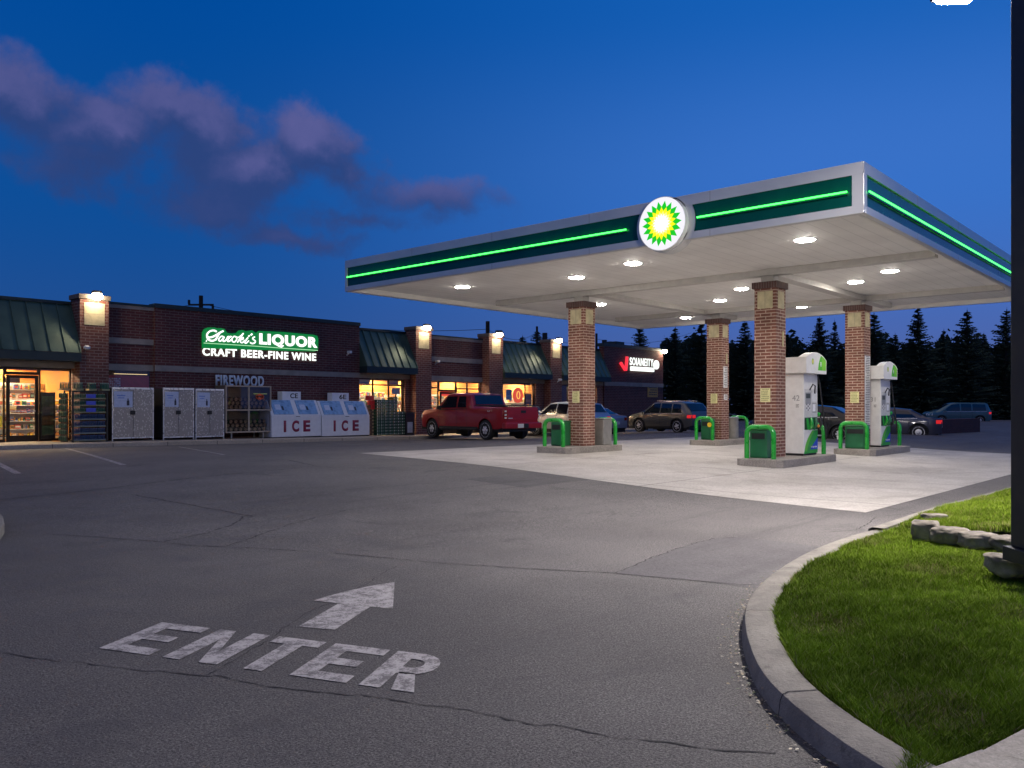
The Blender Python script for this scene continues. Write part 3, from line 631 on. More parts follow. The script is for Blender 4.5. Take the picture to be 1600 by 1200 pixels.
# ------------------------------------------------------------------ shop building
FY = 29.6
shop = thing('shop_building', 'long dark red brick strip of shops with green metal awnings', 'building', (20, FY, 0))
def wp(o, parent=None):
    p_ = parent or shop; o.parent = p_
    if p_ == shop: o.matrix_parent_inverse = Matrix.Translation(-Vector((20, FY, 0)))
    return o
E0 = EYE
def wall(x0, x1, z0, z1, y=FY, d=.3, name='wall', mat='brick_wall'): return wp(MB().box(x0, x1, y, y+d, z0, z1).build(name, M[mat]))
zl0, zl1 = E0+1.28, E0+1.49       # lintel / band
# wall between pier 1 and the parapet step (with the red window), main sign wall
XA, XB, XC = 11.85, 13.62, 22.85
wall(XA, XB, -.2, E0+.5); wall(XB-.12, XB, E0+.5, E0+1.27); wall(XA, XB, E0+1.5, E0+3.46)
wall(XB, XC, -.2, E0+3.58, FY-.10, .4)
wp(MB().box(XA, XB, FY-.05, FY+.3, E0+3.46, E0+3.58).build('coping', M['stone'])); wp(MB().box(XA, XB, FY-.08, FY+.3, E0+3.582, E0+3.66).build('coping_cap', M['dark_green']))
wp(MB().box(XB-.02, XC+.03, FY-.15, FY+.35, E0+3.58, E0+3.74).build('coping_cap', M['dark_green'], bevel=.01))
wp(MB().box(XA, XB-.01, FY-.03, FY, E0+2.22, E0+2.42).build('stone_strip', M['stone'])); wp(MB().box(XA, XB-.01, FY-.03, FY+.2, zl0-.01, zl1).build('stone_band', M['stone']))
wp(MB().box(XB-.01, XC, FY-.135, FY-.1, zl0, zl1).build('stone_band', M['stone']))
# small window with red backing
wdw = wp(MB().box(XA, XB-.12, FY+.10, FY+.14, E0+.5, E0+1.27).build('window', M['frame'])); 
MB().box(XA, XB-.14, FY+.06, FY+.07, E0+.5, E0+1.10).build('red_panel', P('red_film', (.33, .012, .03), .4), wdw)
f = MB()
for i in range(10):
    for j in range(9): f.box(XA+.01+i*.062, XA+.055+i*.062, FY+.052, FY+.058, E0+1.0-.058*j-.04, E0+1.0-.058*j, (.45, .48, .56) if (i*3+j) % 4 else (.2, .22, .28))
f.build('bottle_grid', M['attr'], wdw); MB().box(XA+.4, XB-.2, FY+.07, FY+.075, E0+1.14, E0+1.16).build('painted_reflection', E_('tube', (1, .7, .35), 1.2), wdw)  # glowing strip imitates a lamp reflected in the window
MB().box(XA, XB-.12, FY+.02, FY+.026, E0+.5, E0+1.27).build('pane', M['glass'], wdw)
# piers
def pier(x0, x1, label=None):
    y0 = FY-.5; t = MB().box(x0, x1, y0, FY+.3, -.2, E0+3.62).build('pier', M['brick_pier']); wp(t)
    MB().box(x0-.06, x1+.06, y0-.06, FY+.3, E0+3.62, E0+3.78).build('cap', P('pier_cap_stone', (.13, .105, .085), .8) if 'pier_cap_stone' not in bpy.data.materials else bpy.data.materials['pier_cap_stone'], t, bevel=.015)
    c = (x0+x1)/2; q = MB().box(c-.33, c+.33, y0-.012, y0, E0+2.75, E0+3.5).build('stone_panel', M['cream'], t)
    MB().box(c-.33, c+.33, y0-.0145, y0-.012, E0+3.12, E0+3.128).build('panel_joint', M['concrete'], q)
    return t
PIERS = [(10.90, 11.84), (25.85, 26.84), (30.86, 31.92), (35.9, 36.9)]
for a, b in PIERS: pier(a, b)
# awnings of standing seam metal
def awning(x0, x1, y0=FY-.62, y1=FY+.28, zt=3.46, zb=1.79, zf=1.50):
    zt, zb, zf = E0+zt, E0+zb, E0+zf
    a = wp(MB().face([(x0, y0, zb), (x1, y0, zb), (x1, y1, zt), (x0, y1, zt)]).face([(x0, y0, zb-.01), (x0, y1, zt-.01), (x0, y1, zb-.01)]).face([(x1, y0, zb-.01), (x1, y1, zb-.01), (x1, y1, zt-.01)]).build('awning', M['green_metal']))
    s = MB(); n = max(2, int(round((x1-x0)/.46)))
    for i in range(n+1):
        x = x0+(x1-x0)*i/n; x = min(max(x, x0+.02), x1-.02)
        p_ = [(x-.016, y0-.004, zb), (x+.016, y0-.004, zb), (x+.016, y1, zt), (x-.016, y1, zt)]; nz = Vector((0, -(zt-zb), (y1-y0))).normalized()*.045
        q_ = [Vector(v)+nz for v in p_]
        s.face(q_); s.face([p_[0], q_[0], q_[3], p_[3]]); s.face([p_[1], p_[2], q_[2], q_[1]]); s.face([p_[0], p_[1], q_[1], q_[0]])
    s.build('seam', M['green_metal'], a)
    MB().box(x0, x1, y0-.03, FY+.1, zf, zb-.012).build('fascia', M['dark_green'], a); MB().box(x0, x1, y1-.06, y1+.1, zt, zt+.10).build('ridge_cap', M['dark_green'], a)
    wp(MB().box(x0, x1, FY-.06, FY+.2, zl0, zf-.003).build('lintel', M['stone']))
    wp(MB().box(x0, x1, FY+.30, FY+.40, E0+1.2, zt-.02).build('wall', M['brick_wall']))
awning(2.5, 10.9); awning(XC, 25.85); awning(31.92, 35.9); awning(36.9, 41.6)
# wall over the second entrance
XD, XE = 26.84, 30.86
wall(XD, XE, E0+1.5, E0+3.3); wp(MB().box(XD, XE, FY-.04, FY+.3, E0+3.3, E0+3.44).build('coping', M['stone'])); wp(MB().box(XD, XE, FY-.07, FY+.3, E0+3.442, E0+3.50).build('coping_cap', M['dark_green']))
wp(MB().box(XD, XE, FY-.03, FY, E0+2.2, E0+2.44).build('stone_strip', M['stone'])); wp(MB().box(XD, XE, FY-.03, FY+.2, zl0-.03, E0+1.5).build('stone_band', M['stone']))
# end block with the tick sign
XF, XG = 41.63, 48.5
wall(XF, XG, -.3, E0+3.72, FY-.1, .4); wp(MB().box(XF-.05, XG+.05, FY-.15, FY+.4, E0+3.72, E0+3.92).build('coping_cap', M['dark_green'])); wp(MB().box(XF, XG, FY-.135, FY-.1, zl0, zl1+.05).build('stone_band', M['stone']))
wp(MB().box(XG-.3, XG, FY+.3, FY+14, -.3, E0+3.72).build('wall', M['brick_wall'])); wp(MB().box(2.2, 2.5, FY, FY+14, -.3, E0+3.4).build('wall', M['brick_wall']))
wp(MB().box(41.0, XF, FY, FY+.3, -.3, E0+1.28).build('wall', M['brick_pier'])); wp(MB().box(35.2, 35.9, FY, FY+.3, -.3, E0+1.28).build('wall', M['brick_pier'])); wp(MB().box(25.6, 25.85, FY-.02, FY+.3, -.3, E0+1.28).build('wall', M['brick_pier']))
wp(MB().box(31.92, 32.3, FY, FY+.3, -.3, E0+1.28).build('wall', M['brick_pier']))
wp(MB().box(2.5, XG-.3, FY+.36, FY+14, E0+2.9, E0+3.0).build('roof', M['dark_green'])); wp(MB().box(2.2, XG, FY+14, FY+14.3, -.3, E0+3.4).build('wall', M['brick_wall']))
# interior
IW = P('warm_shop_wall', (.66, .33, .07), .7, var=.1, vs=.6); IF = P('shop_floor', (.42, .30, .20), .4); IC = P('shop_ceiling', (.66, .50, .30), .8)
wp(MB().box(2.5, 41.5, FY+5.2, FY+5.3, zs(20)-.2, E0+1.9).build('interior_wall', IW)); wp(MB().box(2.5, 41.5, FY+.15, FY+5.2, -.1, zs(40)+.02).build('interior_floor', IF))
wp(MB().box(2.5, 41.5, FY+.36, FY+5.3, E0+1.58, E0+1.66).build('interior_ceiling', IC))
wp(MB().box(11.5, 11.6, FY+.36, FY+5.2, .1, E0+1.62).build('interior_wall', IW)); wp(MB().box(XC-.1, XC, FY+.36, FY+5.2, .0, E0+1.62).build('interior_wall', IW))
lamp0 = None; nl = 0
for x in (4.5, 7.2, 9.9, 24.3, 27.6, 30.2, 33.5, 36.6, 39.6):
    for y in (31.0, 34.3):
        if lamp0 is None:
            lamp0 = thing('shop_ceiling_light', 'warm white strip light on a shop ceiling behind the windows', 'ceiling light', (x, y, E0+1.56), 0, 'shop ceiling strip lights')
            MB().box(-.6, .6, -.14, .14, -.03, .0).build('housing', M['white'], lamp0); MB().box(-.57, .57, -.11, .11, -.045, -.031).build('diffuser', M['shop_lamp'], lamp0)
        else: dup(lamp0, None, loc=(x, y, E0+1.56))
# storefront frames and panes
def front(x0, x1, z0, z1, mull, trans=None, sill=None, y=FY+.12):
    w_ = MB(); t_ = .05
    w_.box(x0, x1, y, y+.08, z1-t_, z1).box(x0, x1, y, y+.08, z0, z0+.09)
    for x in [x0+t_/2]+list(mull)+[x1-t_/2]: w_.box(x-t_/2, x+t_/2, y+.003, y+.077, z0+.09, z1-t_)
    if trans: w_.box(x0+t_, x1-t_, y+.006, y+.074, trans-.03, trans+.03)
    o = wp(w_.build('shop_window', M['frame'])); MB().box(x0+t_, x1-t_, y+.036, y+.042, z0+.09, z1-t_).build('pane', M['glass'], o); return o
def door(x0, x1, z0, z1, y=FY+.085):
    d = MB(); s_ = .10
    d.box(x0, x0+s_, y, y+.05, z0, z1).box(x1-s_, x1, y, y+.05, z0, z1).box(x0+s_, x1-s_, y, y+.05, z1-s_, z1).box(x0+s_, x1-s_, y, y+.05, z0, z0+.2)
    o = wp(d.build('door', M['frame'])); MB().box(x0+s_, x1-s_, y+.02, y+.028, z0+.2, z1-s_).build('pane', M['glass'], o)
    MB().box(x0+s_, x1-s_, y-.03, y-.01, z0+.98, z0+1.01).build('push_bar', M['chrome'], o); return o
z0 = zs(9.5); front(3., 8.86, z0, zl0, [5., 6.9]); front(8.86, 9.86, z0+2.19, zl0, []); front(9.86, 10.85, z0, zl0, []); door(8.89, 9.83, z0+.01, z0+2.17)
z0 = zs(24); front(XC+.02, 25.6, z0+.25, zl0, [XC+.95, XC+1.88], trans=E0+.98); wp(MB().box(XC, 25.6, FY, FY+.2, -.1, z0+.25).build('wall', M['brick_wall']))
z0 = zs(29); front(XD, 27.9, z0, zl0-.03, [27.25], trans=E0+.92); front(27.9, 29.1, z0+2.1, zl0-.03, []); front(29.1, 30.85, z0, zl0-.03, [29.9], trans=E0+.9); door(27.95, 29.05, z0+.01, z0+2.08)
z0 = zs(33); front(32.3, 35.2, z0+.5, zl0, [34.45]); wp(MB().box(32.3, 35.2, FY, FY+.2, -.3, z0+.5).build('wall', M['brick_wall']))
z0 = zs(38); front(36.9, 41.0, z0+.5, zl0, [38.3, 39.7]); wp(MB().box(36.9, 41.0, FY, FY+.2, -.3, z0+.5).build('wall', M['brick_wall']))
M['slat'] = P('slat_strip', (.50, .20, .04), .6)
for i in range(7): wp(MB().box(2.5, 41.5, FY+5.17, FY+5.2, E0+.35+i*.17, E0+.38+i*.17).build('slat_rail', M['slat']))
# ---- goods inside the shops
PAL = [(.75, .70, .60), (.62, .10, .06), (.75, .55, .05), (.08, .25, .12), (.10, .18, .45), (.80, .78, .74), (.55, .30, .10), (.30, .12, .10), (.80, .42, .10), (.15, .30, .30), (.05, .05, .05)]
def gondola(x0, x1, y, z, h, rows, label, seed, d=.35):
    rnd = random.Random(seed); t = thing('shop_shelf', label, 'shelf', ((x0+x1)/2, y, z)); w_ = (x1-x0)/2; s_ = MB()
    s_.box(-w_, w_, 0, .03, 0, h)
    for i in range(rows): s_.box(-w_, w_, -d, 0, h*i/rows+.06, h*i/rows+.085)
    s_.build('rack', M['white'], t); k = MB()
    for i in range(rows):
        x = -w_+.02; hz = h/rows-.1
        while x < w_-.08:
            pw = rnd.choice((.06, .08, .10, .14, .20)); c = rnd.choice(PAL); ph = hz*rnd.uniform(.55, .98); q = h*i/rows+.086
            if pw < .09: k.cyl((x+pw/2, -d+.06, q), pw*.42, ph*.62, 7, col=c); k.cyl((x+pw/2, -d+.06, q+ph*.62), pw*.42, ph*.38, 7, r2=pw*.14, col=c)
            else: k.box(x, x+pw*.93, -d+.01, -d+.15, q, q+ph, c); k.box(x+.01, x+pw*.85, -d+.006, -d+.0095, q+ph*.3, q+ph*.7, rnd.choice(PAL))
            x += pw+.005
    o = k.build('products', M['attr'], t); o['kind'] = 'stuff'; return t
gondola(3.2, 8.0, 33.8, .28, 1.7, 5, 'stocked shelf deep inside left of the glass door', 1); gondola(8.9, 11.3, 31.6, .28, 1.35, 5, 'bright stocked shelf just inside the glass door', 2); gondola(9.0, 11.4, 34.4, .28, 2.0, 6, 'tall stocked shelf on the orange back wall', 3)
gondola(23., 26.6, 32.6, .12, 2.0, 6, 'bottle shelf inside the window behind the green crates', 4); gondola(27.2, 30.6, 33.6, .1, 1.9, 5, 'stocked shelf inside the second entrance', 5); gondola(31.6, 35.6, 31.6, .08, 1.35, 4, 'low dark stocked shelf in the window right of the third pier', 6); gondola(37., 41., 32., .08, 1.3, 4, 'low stocked shelf in the last lit window', 7)
gondola(24.5, 28.4, 34.5, .1, 2.05, 6, 'tall stocked shelf on the back wall behind the green packs', 8); gondola(29.2, 33.0, 34.5, .08, 2.0, 6, 'tall stocked shelf on the back wall of the second entrance', 9)
gondola(34.0, 37.6, 34.5, .05, 1.85, 5, 'stocked shelf on the back wall behind the blue notice', 10); gondola(38.0, 41.2, 34.5, .05, 1.9, 5, 'stocked shelf on the back wall of the last bay', 11)
gondola(27.3, 29.4, 31.9, .1, 1.25, 4, 'low stocked stand just inside the second entrance', 12)
def poster(x0, x1, z0, z1, y, cols, label, name='window_poster', em=None):
    t = MB().box(x0, x1, y, y+.01, z0, z1, cols[0]); 
    for i, c in enumerate(cols[1:]): u = (i+.5)/len(cols); t.box(x0+(x1-x0)*.12, x1-(x1-x0)*.12, y-.003, y-.001, z0+(z1-z0)*u, z0+(z1-z0)*(u+.22), c)
    return tag(t.build(name, M['attr']), label, 'poster')
z = .25
poster(9.95, 10.42, z+.03, z+1.62, FY+.30, [(.025, .02, .018), (.05, .12, .05), (.12, .06, .02), (.10, .10, .10), (.06, .09, .06)], 'tall black chalkboard inside the window right of the door')
poster(10.1, 10.6, z+2.02, z+2.22, 33.9, [(.02, .015, .015)], 'black screen hanging on the orange shop wall', 'wall_screen')
poster(10.0, 10.9, z+1.62, z+1.80, 34.5, [(.7, .05, .03), (.85, .8, .7)], 'red and white menu board on the orange shop wall', 'menu_board')
poster(9.2, 9.45, z+1.62, z+1.85, 33.6, [(.75, .03, .02)], 'small red sign seen through the glass door')
poster(9.0, 9.2, z+.45, z+.82, 31.15, [(.75, .72, .05), (.8, .75, .1)], 'yellow card at the bottom left of the door glass')
poster(9.2, 9.62, z+.95, z+1.17, 31.12, [(.85, .72, .35), (.6, .3, .1)], 'cream card on the shelf behind the door glass')
poster(33.0, 33.45, E0+.35, E0+.92, FY+.25, [(.05, .16, .42), (.12, .3, .6)], 'blue notice in the window right of the third pier')
poster(23.0, 23.7, E0+1.02, E0+1.22, FY+.25, [(.55,.5,.4),(.1,.1,.3)], 'pale banner at the top left of the window behind the green packs')
poster(24.7, 25.4, E0+1.02, E0+1.2, FY+.25, [(.7,.55,.3),(.3,.1,.3)], 'small banner at the top right of the window behind the green packs')
poster(34.55, 35.1, E0+0.1, E0+0.7, FY+.25, [(.12,.06,.03),(.3,.15,.05)], 'brown poster right of the round lit sign')
t = thing('neon_sign', 'round orange red lit sign in the window beside the blue notice', 'sign', (34.0, FY+.26, E0+.62))
MB().cyl((0, 0, 0), .42, .04, 24, 'Y').build('disc', E_('neon_red', (1., .10, .02), .75), t); MB().tube([(.13*math.cos(a), -.01, .2*math.sin(a)) for a in [2*PI*k/16 for k in range(17)]], .025, 6).build('ring', E_('neon_orange', (1., .55, .1), 1.4), t)
t = thing('neon_sign', 'small red lit sign in the second entrance glass', 'sign', (28.5, FY+.3, E0+.62)); MB().box(-.3, .3, 0, .03, -.1, .22).build('box', E_('neon_red3', (1., .07, .03), .8), t)
# ---- signs on the wall
sg = thing('shop_sign', 'lit green and white sign reading Saroki\'s LIQUOR CRAFT BEER-FINE WINE on brick', 'sign', (15.5, FY-.1, E0+1.95))
SX = 15.5
def w2(px, py): X = fx(px, FY-.2); return X-SX, fz(px, py, FY-.2)-(E0+1.95)
GR = M['sign_green']; SW = M['sign_white']
# green backing plate with a lobed outline
ol = [(317, 544), (317, 520), (320, 514), (326, 511.5), (335, 511.5), (340, 513), (345, 512.5), (351, 514), (355, 520), (362, 521), (370, 520.5), (374, 516.5), (379, 515.5), (384, 518), (388, 517), (394, 516), (398, 519), (401, 520.5), (405, 517), (440, 518.5), (490, 523), (496, 525), (497.5, 530), (497, 546), (492, 549), (452, 548), (400, 546.5)]
pts = [w2(*q) for q in ol]; mb = MB(); mb.face([(x, -.10, z_) for x, z_ in pts]); n_ = len(pts)
for i in range(n_):
    a, b = pts[i], pts[(i+1) % n_]; mb.face([(a[0], -.10, a[1]), (b[0], -.10, b[1]), (b[0], -.01, b[1]), (a[0], -.01, a[1])])
mb.build('green_plate', GR, sg)
def txt_px(name, s, pxa, pya, pxb, hpx, parent, mat, bold, space=1., y=-.13, ext=.02, org=(SX, E0+1.95)):
    xa, za = fx(pxa, FY-.2)-org[0], fz(pxa, pya, FY-.2)-org[1]; xb = fx(pxb, FY-.2)-org[0]; h_ = abs(fz(pxa, pya-hpx, FY-.2)-fz(pxa, pya, FY-.2))
    return text(name, s, mat, h_, (xa, y, za), parent=parent, width=xb-xa, bold=bold, ext=ext, space=space)
txt_px('lettering', 'LIQUOR', 404.5, 541, 495, 20.5, sg, SW, .05, 1.14)
txt_px('lettering', 'CRAFT BEER-FINE WINE', 317.5, 555.3, 495, 13, sg, SW, .03, 1.13, y=-.04)
MB().tube([(*(lambda q: (q[0], -.12, q[1]))(w2(*p_)),) for p_ in ((318, 536), (360, 538.5), (400, 541), (440, 544), (496, 547.5))], .014, 6).build('underline', E_('sign_line', (.45, .9, .5), 1.), sg)
def stroke(pl, r=.030):
    q = [w2(310+x/14.545, 500+y/14.545) for x, y in pl]; out = []
    for i in range(len(q)-1):           # Catmull-Rom through the points
        p0, p1, p2, p3 = q[max(i-1, 0)], q[i], q[i+1], q[min(i+2, len(q)-1)]
        for k in range(5):
            t = k/5; out.append(tuple(.5*((2*p1[j])+(-p0[j]+p2[j])*t+(2*p0[j]-5*p1[j]+4*p2[j]-p3[j])*t*t+(-p0[j]+3*p1[j]-3*p2[j]+p3[j])*t**3) for j in (0, 1)))
    out.append(q[-1]); return MB().tube([(x, -.125, z_) for x, z_ in out], r, 6)
mbs = MB()
for pl, r in (([(405, 265), (350, 240), (270, 250), (205, 300), (190, 360), (230, 395), (310, 385), (400, 340), (480, 290), (560, 250)], .034),
    ([(190, 360), (205, 420), (260, 465), (330, 470), (395, 430), (430, 370), (480, 290)], .036), ([(430, 370), (400, 420), (385, 460)], .03),
    ([(560, 385), (520, 370), (470, 410), (455, 460), (490, 480), (540, 440), (580, 385), (555, 440), (560, 485), (600, 475), (640, 430)], .027),
    ([(640, 430), (665, 380), (700, 385), (740, 375), (700, 400), (660, 450), (660, 485), (700, 480), (760, 430)], .027),
    ([(850, 385), (800, 375), (755, 430), (770, 490), (820, 495), (865, 440), (860, 395), (900, 400)], .027),
    ([(900, 400), (960, 360), (1015, 305), (990, 340), (930, 430), (880, 510)], .027), ([(910, 460), (975, 405), (1010, 400), (1000, 440), (940, 455), (960, 510), (1000, 510), (1050, 460)], .025),
    ([(1120, 400), (1080, 450), (1050, 510), (1080, 525), (1140, 470)], .027), ([(1155, 355), (1130, 375)], .03), ([(1215, 315), (1185, 345)], .034),
    ([(1275, 385), (1240, 400), (1230, 430), (1285, 480), (1270, 520), (1210, 535), (1170, 510)], .028), ([(185, 455), (170, 495)], .02)):
    s_ = stroke(pl, r); b_ = len(mbs.v); mbs.v += s_.v; mbs.f += [tuple(i+b_ for i in f_) for f_ in s_.f]; mbs.c += s_.c; mbs.mi += s_.mi
mbs.build('script_lettering', SW, sg, smooth=True)
fw = thing('firewood_sign', 'pale blue raised letters reading FIREWOOD above the glass cabinet', 'sign', (fx(335, FY-.15), FY-.1, fz(335, 603, FY-.15)))
text('lettering', 'FIREWOOD', P('pale_blue_letters', (.48, .56, .66), .4), .43, (0, -.12, 0), parent=fw, width=fx(410, FY-.15)-fx(335, FY-.15), bold=.035, ext=.05, space=1.16)
MB().box(.15, 2.15, -.08, -.01, -.19, -.03).build('wood_strip', M['wood'], fw)
tk_ = thing('shop_sign', 'lit red tick and white letters sign on the far end block', 'sign', (fx(968, FY-.2), FY-.1, E0+2.6)); TX, TZ = fx(968, FY-.2), E0+2.6
def w3(px, py): return fx(px, FY-.2)-TX, fz(px, py, FY-.2)-TZ
RD = E_('sign_red', (1., .035, .06), 1.1)
MB().tube([(*(lambda q: (q[0], -.14, q[1]))(w3(*p_)),) for p_ in ((969, 567), (976, 578))], .10, 8).build('tick_stroke', RD, tk_); MB().tube([(*(lambda q: (q[0], -.16, q[1]))(w3(*p_)),) for p_ in ((976.5, 579), (978.5, 557.5))], .10, 8).build('tick_stroke', RD, tk_)
a_ = w3(983.5, 570.5); b_ = w3(1020, 571); text('lettering', 'SOIANEITY', SW, .50, (a_[0], -.12, a_[1]), parent=tk_, width=b_[0]-a_[0], bold=.012, ext=.03, space=1.15)
a_ = w3(986.5, 579); b_ = w3(1021.5, 573); MB().box(a_[0], b_[0], -.14, -.01, a_[1], a_[1]+.27).build('light_box', SW, tk_)
text('small_lettering', 'ITS LIQUIDATION ST', P('grey_ink', (.3, .3, .32), .5), .11, (a_[0]+.45, -.143, a_[1]+.08), parent=tk_, width=1.9, ext=.002)
a_ = w3(1026, 570); MB().cyl((a_[0], -.12, a_[1]), .30, .1, 24, 'Y').build('badge', SW, tk_); text('badge_letter', 'S', P('grey_ink2', (.4, .4, .42), .5), .2, (a_[0]-.07, -.123, a_[1]-.1), parent=tk_, ext=.003)
t = thing('wall_plaque', 'dim yellow square notice on the far end block wall', 'sign', (fx(1012, FY-.12), FY-.1, E0+.62)); yw = P('ochre_plate', (.45, .24, .05), .6)
linesign(t, 'Y', 0, 1.25, 0, .72, yw, ink, 4, seed=4, d=.02)
# ---- wall lamps on the piers
fl0 = None
for (x, lb, y_) in ((11.37, 'glaring lamp on top of the leftmost brick pier', FY-.5), (26.35, 'glaring lamp on the pier left of the red pickup', FY-.5), (31.4, 'glaring lamp on the pier above the pickup cab', FY-.5), (36.4, 'glaring lamp on the pier left of the canopy column', FY-.5), (48.35, 'glaring lamp on the far right corner of the end block', FY-.1)):
    if fl0 is None:
        fl0 = thing('wall_lamp', lb, 'wall lamp', (x, y_, E0+3.76), 0, 'flood lamps on the brick piers')
        MB().box(-.13, .13, -.30, -.07, .05, .14).build('housing', M['black'], fl0, bevel=.015)
        MB().tube([(0, -.22, .045), (0, -.22, .03), (0, -.22, -.04), (0, -.22, -.11), (0, -.22, -.155), (0, -.22, -.17)], [.07, .15, .185, .16, .09, .02], 18).build('lens', M['flood'], fl0, smooth=True)
        MB().tube([(0, -.07, .06), (0, .0, .06)], .03, 8).build('bracket', M['black'], fl0)
    else: dup(fl0, None, loc=(x, y_, E0+3.76), label=lb)
def cctv(x, y, z, label, dome=True):
    t = thing('security_camera', label, 'camera', (x, y, z)); 
    if dome: MB().tube([(0, -.12, .06), (0, -.12, .02), (0, -.12, -.05), (0, -.12, -.09)], [.05, .11, .10, .03], 14).build('dome', M['white'], t, smooth=True); MB().tube([(0, 0, .02), (0, -.1, .02)], .03, 8).build('arm', M['white'], t)
    else: MB().box(-.06, .06, -.3, -.08, -.05, .06).build('body', M['white'], t, bevel=.015); MB().tube([(0, 0, -.12), (0, -.14, -.05)], .025, 8).build('arm', M['white'], t)
    return t
cctv(11.08, FY-.5, E0+1.98, 'white dome camera on the leftmost pier'); cctv(fx(543, FY-.15), FY-.1, fz(543, 551, FY), 'white camera high on the brick right of the green sign', False)
cctv(fx(680, FY), FY, fz(680, 565, FY), 'white camera right of the pier by the pickup', False); cctv(36.5, FY-.5, E0+1.5, 'white camera on the pier beside the canopy column', False)
# roof units
tag(MB().box(0, 2.1, 0, 1.6, 0, .6).build('roof_unit', M['dark_green'], bevel=.05), 'low dark roof unit beside the utility pole', 'roof unit').location = (fx(284, 33), 33, E0+3.55)
tag(MB().box(0, 1.0, 0, 1., 0, .75).build('roof_unit', M['dark_green'], bevel=.03), 'small dark box on the far end block roof', 'roof unit').location = (fx(963, 32), 32, E0+3.7)
# ------------------------------------------------------------------ things on the pavement
def X_(px, Y): return fx(px, Y)
# gas cabinets
YC = 28.55
gc0 = None
for a, b, lb in ((175, 240, 'widest steel tread plate gas cabinet, next to the crate rack'), (255, 303, 'steel gas cabinet in the middle of the three'), (305.5, 350, 'steel gas cabinet beside the glass firewood cabinet')):
    x0, x1 = X_(a, YC), X_(b, YC); w_ = x1-x0; zz = zs(x0); H_ = 1.83 if a == 175 else 1.86
    t = thing('gas_cabinet', lb, 'cabinet', (x0, YC, zz), 0, 'steel gas bottle cabinets')
    MB().box(.0, w_, .04, .85, .09, H_-.03).build('body', P('dark_cabinet_side', (.05, .045, .04), .6) if gc0 is None else gc0, t); gc0 = gc0 or bpy.data.materials['dark_cabinet_side']
    for q0, q1 in ((.03, w_/2-.006), (w_/2+.006, w_-.03)): MB().box(q0, q1, 0, .04, .12, H_-.08).build('door', M['tread'], t, bevel=.005)
    fr_ = MB(); fr_.box(0, .03, -.012, .06, .0, H_).box(w_-.03, w_, -.012, .06, .0, H_).box(.03, w_-.03, -.012, .06, H_-.07, H_).box(.03, w_-.03, -.008, .06, .08, .12); fr_.build('trim', M['chrome'], t)
    for q in (0.0, w_-.05): MB().box(q, q+.05, .78, .84, 0, .09).build('foot', M['black'], t)
    ps = w_*.44
    po = MB().box(.06, .06+ps, -.014, -.002, H_-.68, H_-.14, (.55, .60, .72)); po.box(.06+ps*.15, .06+ps*.6, -.017, -.0145, H_-.30, H_-.26, (.2, .3, .6)).box(.06+ps*.2, .06+ps*.55, -.017, -.0145, H_-.38, H_-.34, (.25, .35, .65)).box(.06+ps*.12, .06+ps*.7, -.017, -.0145, H_-.47, H_-.455, (.4, .45, .55))
    po.box(.06+ps*.68, .06+ps*.82, -.017, -.0145, H_-.62, H_-.45, (.03, .03, .05)).box(.06+ps*.72, .06+ps*.78, -.017, -.0145, H_-.45, H_-.38, (.03, .03, .05)); po.build('notice', M['attr'], t)
    MB().box(w_/2-.10, w_/2+.06, -.05, -.002, H_*.5-.02, H_*.5+.12).build('latch', M['black'], t, bevel=.01)
# firewood cabinet
x0, x1 = X_(352.5, YC), X_(424, YC); w_ = x1-x0; zz = zs(x0)
t = thing('glass_cabinet', 'beige framed glass cabinet on legs filled with firewood', 'cabinet', (x0, YC, zz)); H_ = 2.02; z0 = .22
fr_ = MB()
for a in (0, w_/2-.03, w_-.05): fr_.box(a, a+.05 if a != w_/2-.03 else a+.06, 0, .05, z0, H_)
for z_ in (z0, z0+.84, H_-.05): fr_.box(.05, w_-.05, .004, .046, z_, z_+.05)
fr_.build('frame', P('beige_frame', (.42, .34, .26), .45, .4), t)
mb = MB(); mb.box(0, w_, .75, .80, z0, H_).box(0, .03, .06, .75, z0, H_).box(w_-.03, w_, .06, .75, z0, H_).box(.03, w_-.03, .06, .75, H_-.03, H_).box(.03, w_-.03, .06, .75, z0, z0+.03).box(.03, w_-.03, .10, .75, z0+.85, z0+.88)
mb.build('body', P('cabinet_inside', (.10, .085, .07), .7), t); MB().box(.05, w_-.05, .02, .028, z0+.05, H_-.05).build('pane', M['glass'], t)
for q in (.25, w_-.35): MB().box(q, q+.05, .05, .10, 0, z0).build('leg', M['bin_grey'], t); MB().box(q, q+.05, .70, .75, 0, z0).build('leg', M['bin_grey'], t)
lg0 = None; rnd = random.Random(3)
for sh in (z0+.035, z0+.885):
    for i in range(9):
        for j in range(3):
            r_ = rnd.uniform(.07, .095); lx, lz = x0+.14+i*.2+rnd.uniform(-.02, .02)+(j % 2)*.06, zz+sh+.09+j*.15
            if lg0 is None:
                lg0 = thing('firewood_log', 'split firewood log stacked inside the glass cabinet', 'log', (lx, YC+.20, lz), 0, 'firewood logs in the glass cabinet')
                MB().cyl((0, 0, 0), .08, .42, 7, 'Y').build('bark', M['trunk'], lg0); MB().cyl((0, -.004, 0), .07, .004, 7, 'Y').build('cut_end', M['wood'], lg0)
            else: dup(lg0, None, loc=(lx, YC+.20, lz), rz=rnd.uniform(-.08, .08))
f = MB()
for k in range(9):
    a = 2*PI*k/9; f.cyl((w_*.74+.13*math.cos(a), -.006, H_-.42+.07*math.sin(a)), .055, .005, 8, 'Y', col=(.72, .10, .03))
f.box(w_*.60, w_*.9, -.003, .0, H_-.33, H_-.29, (.6, .65, .15)); f.build('fire_sticker', M['attr'], t)
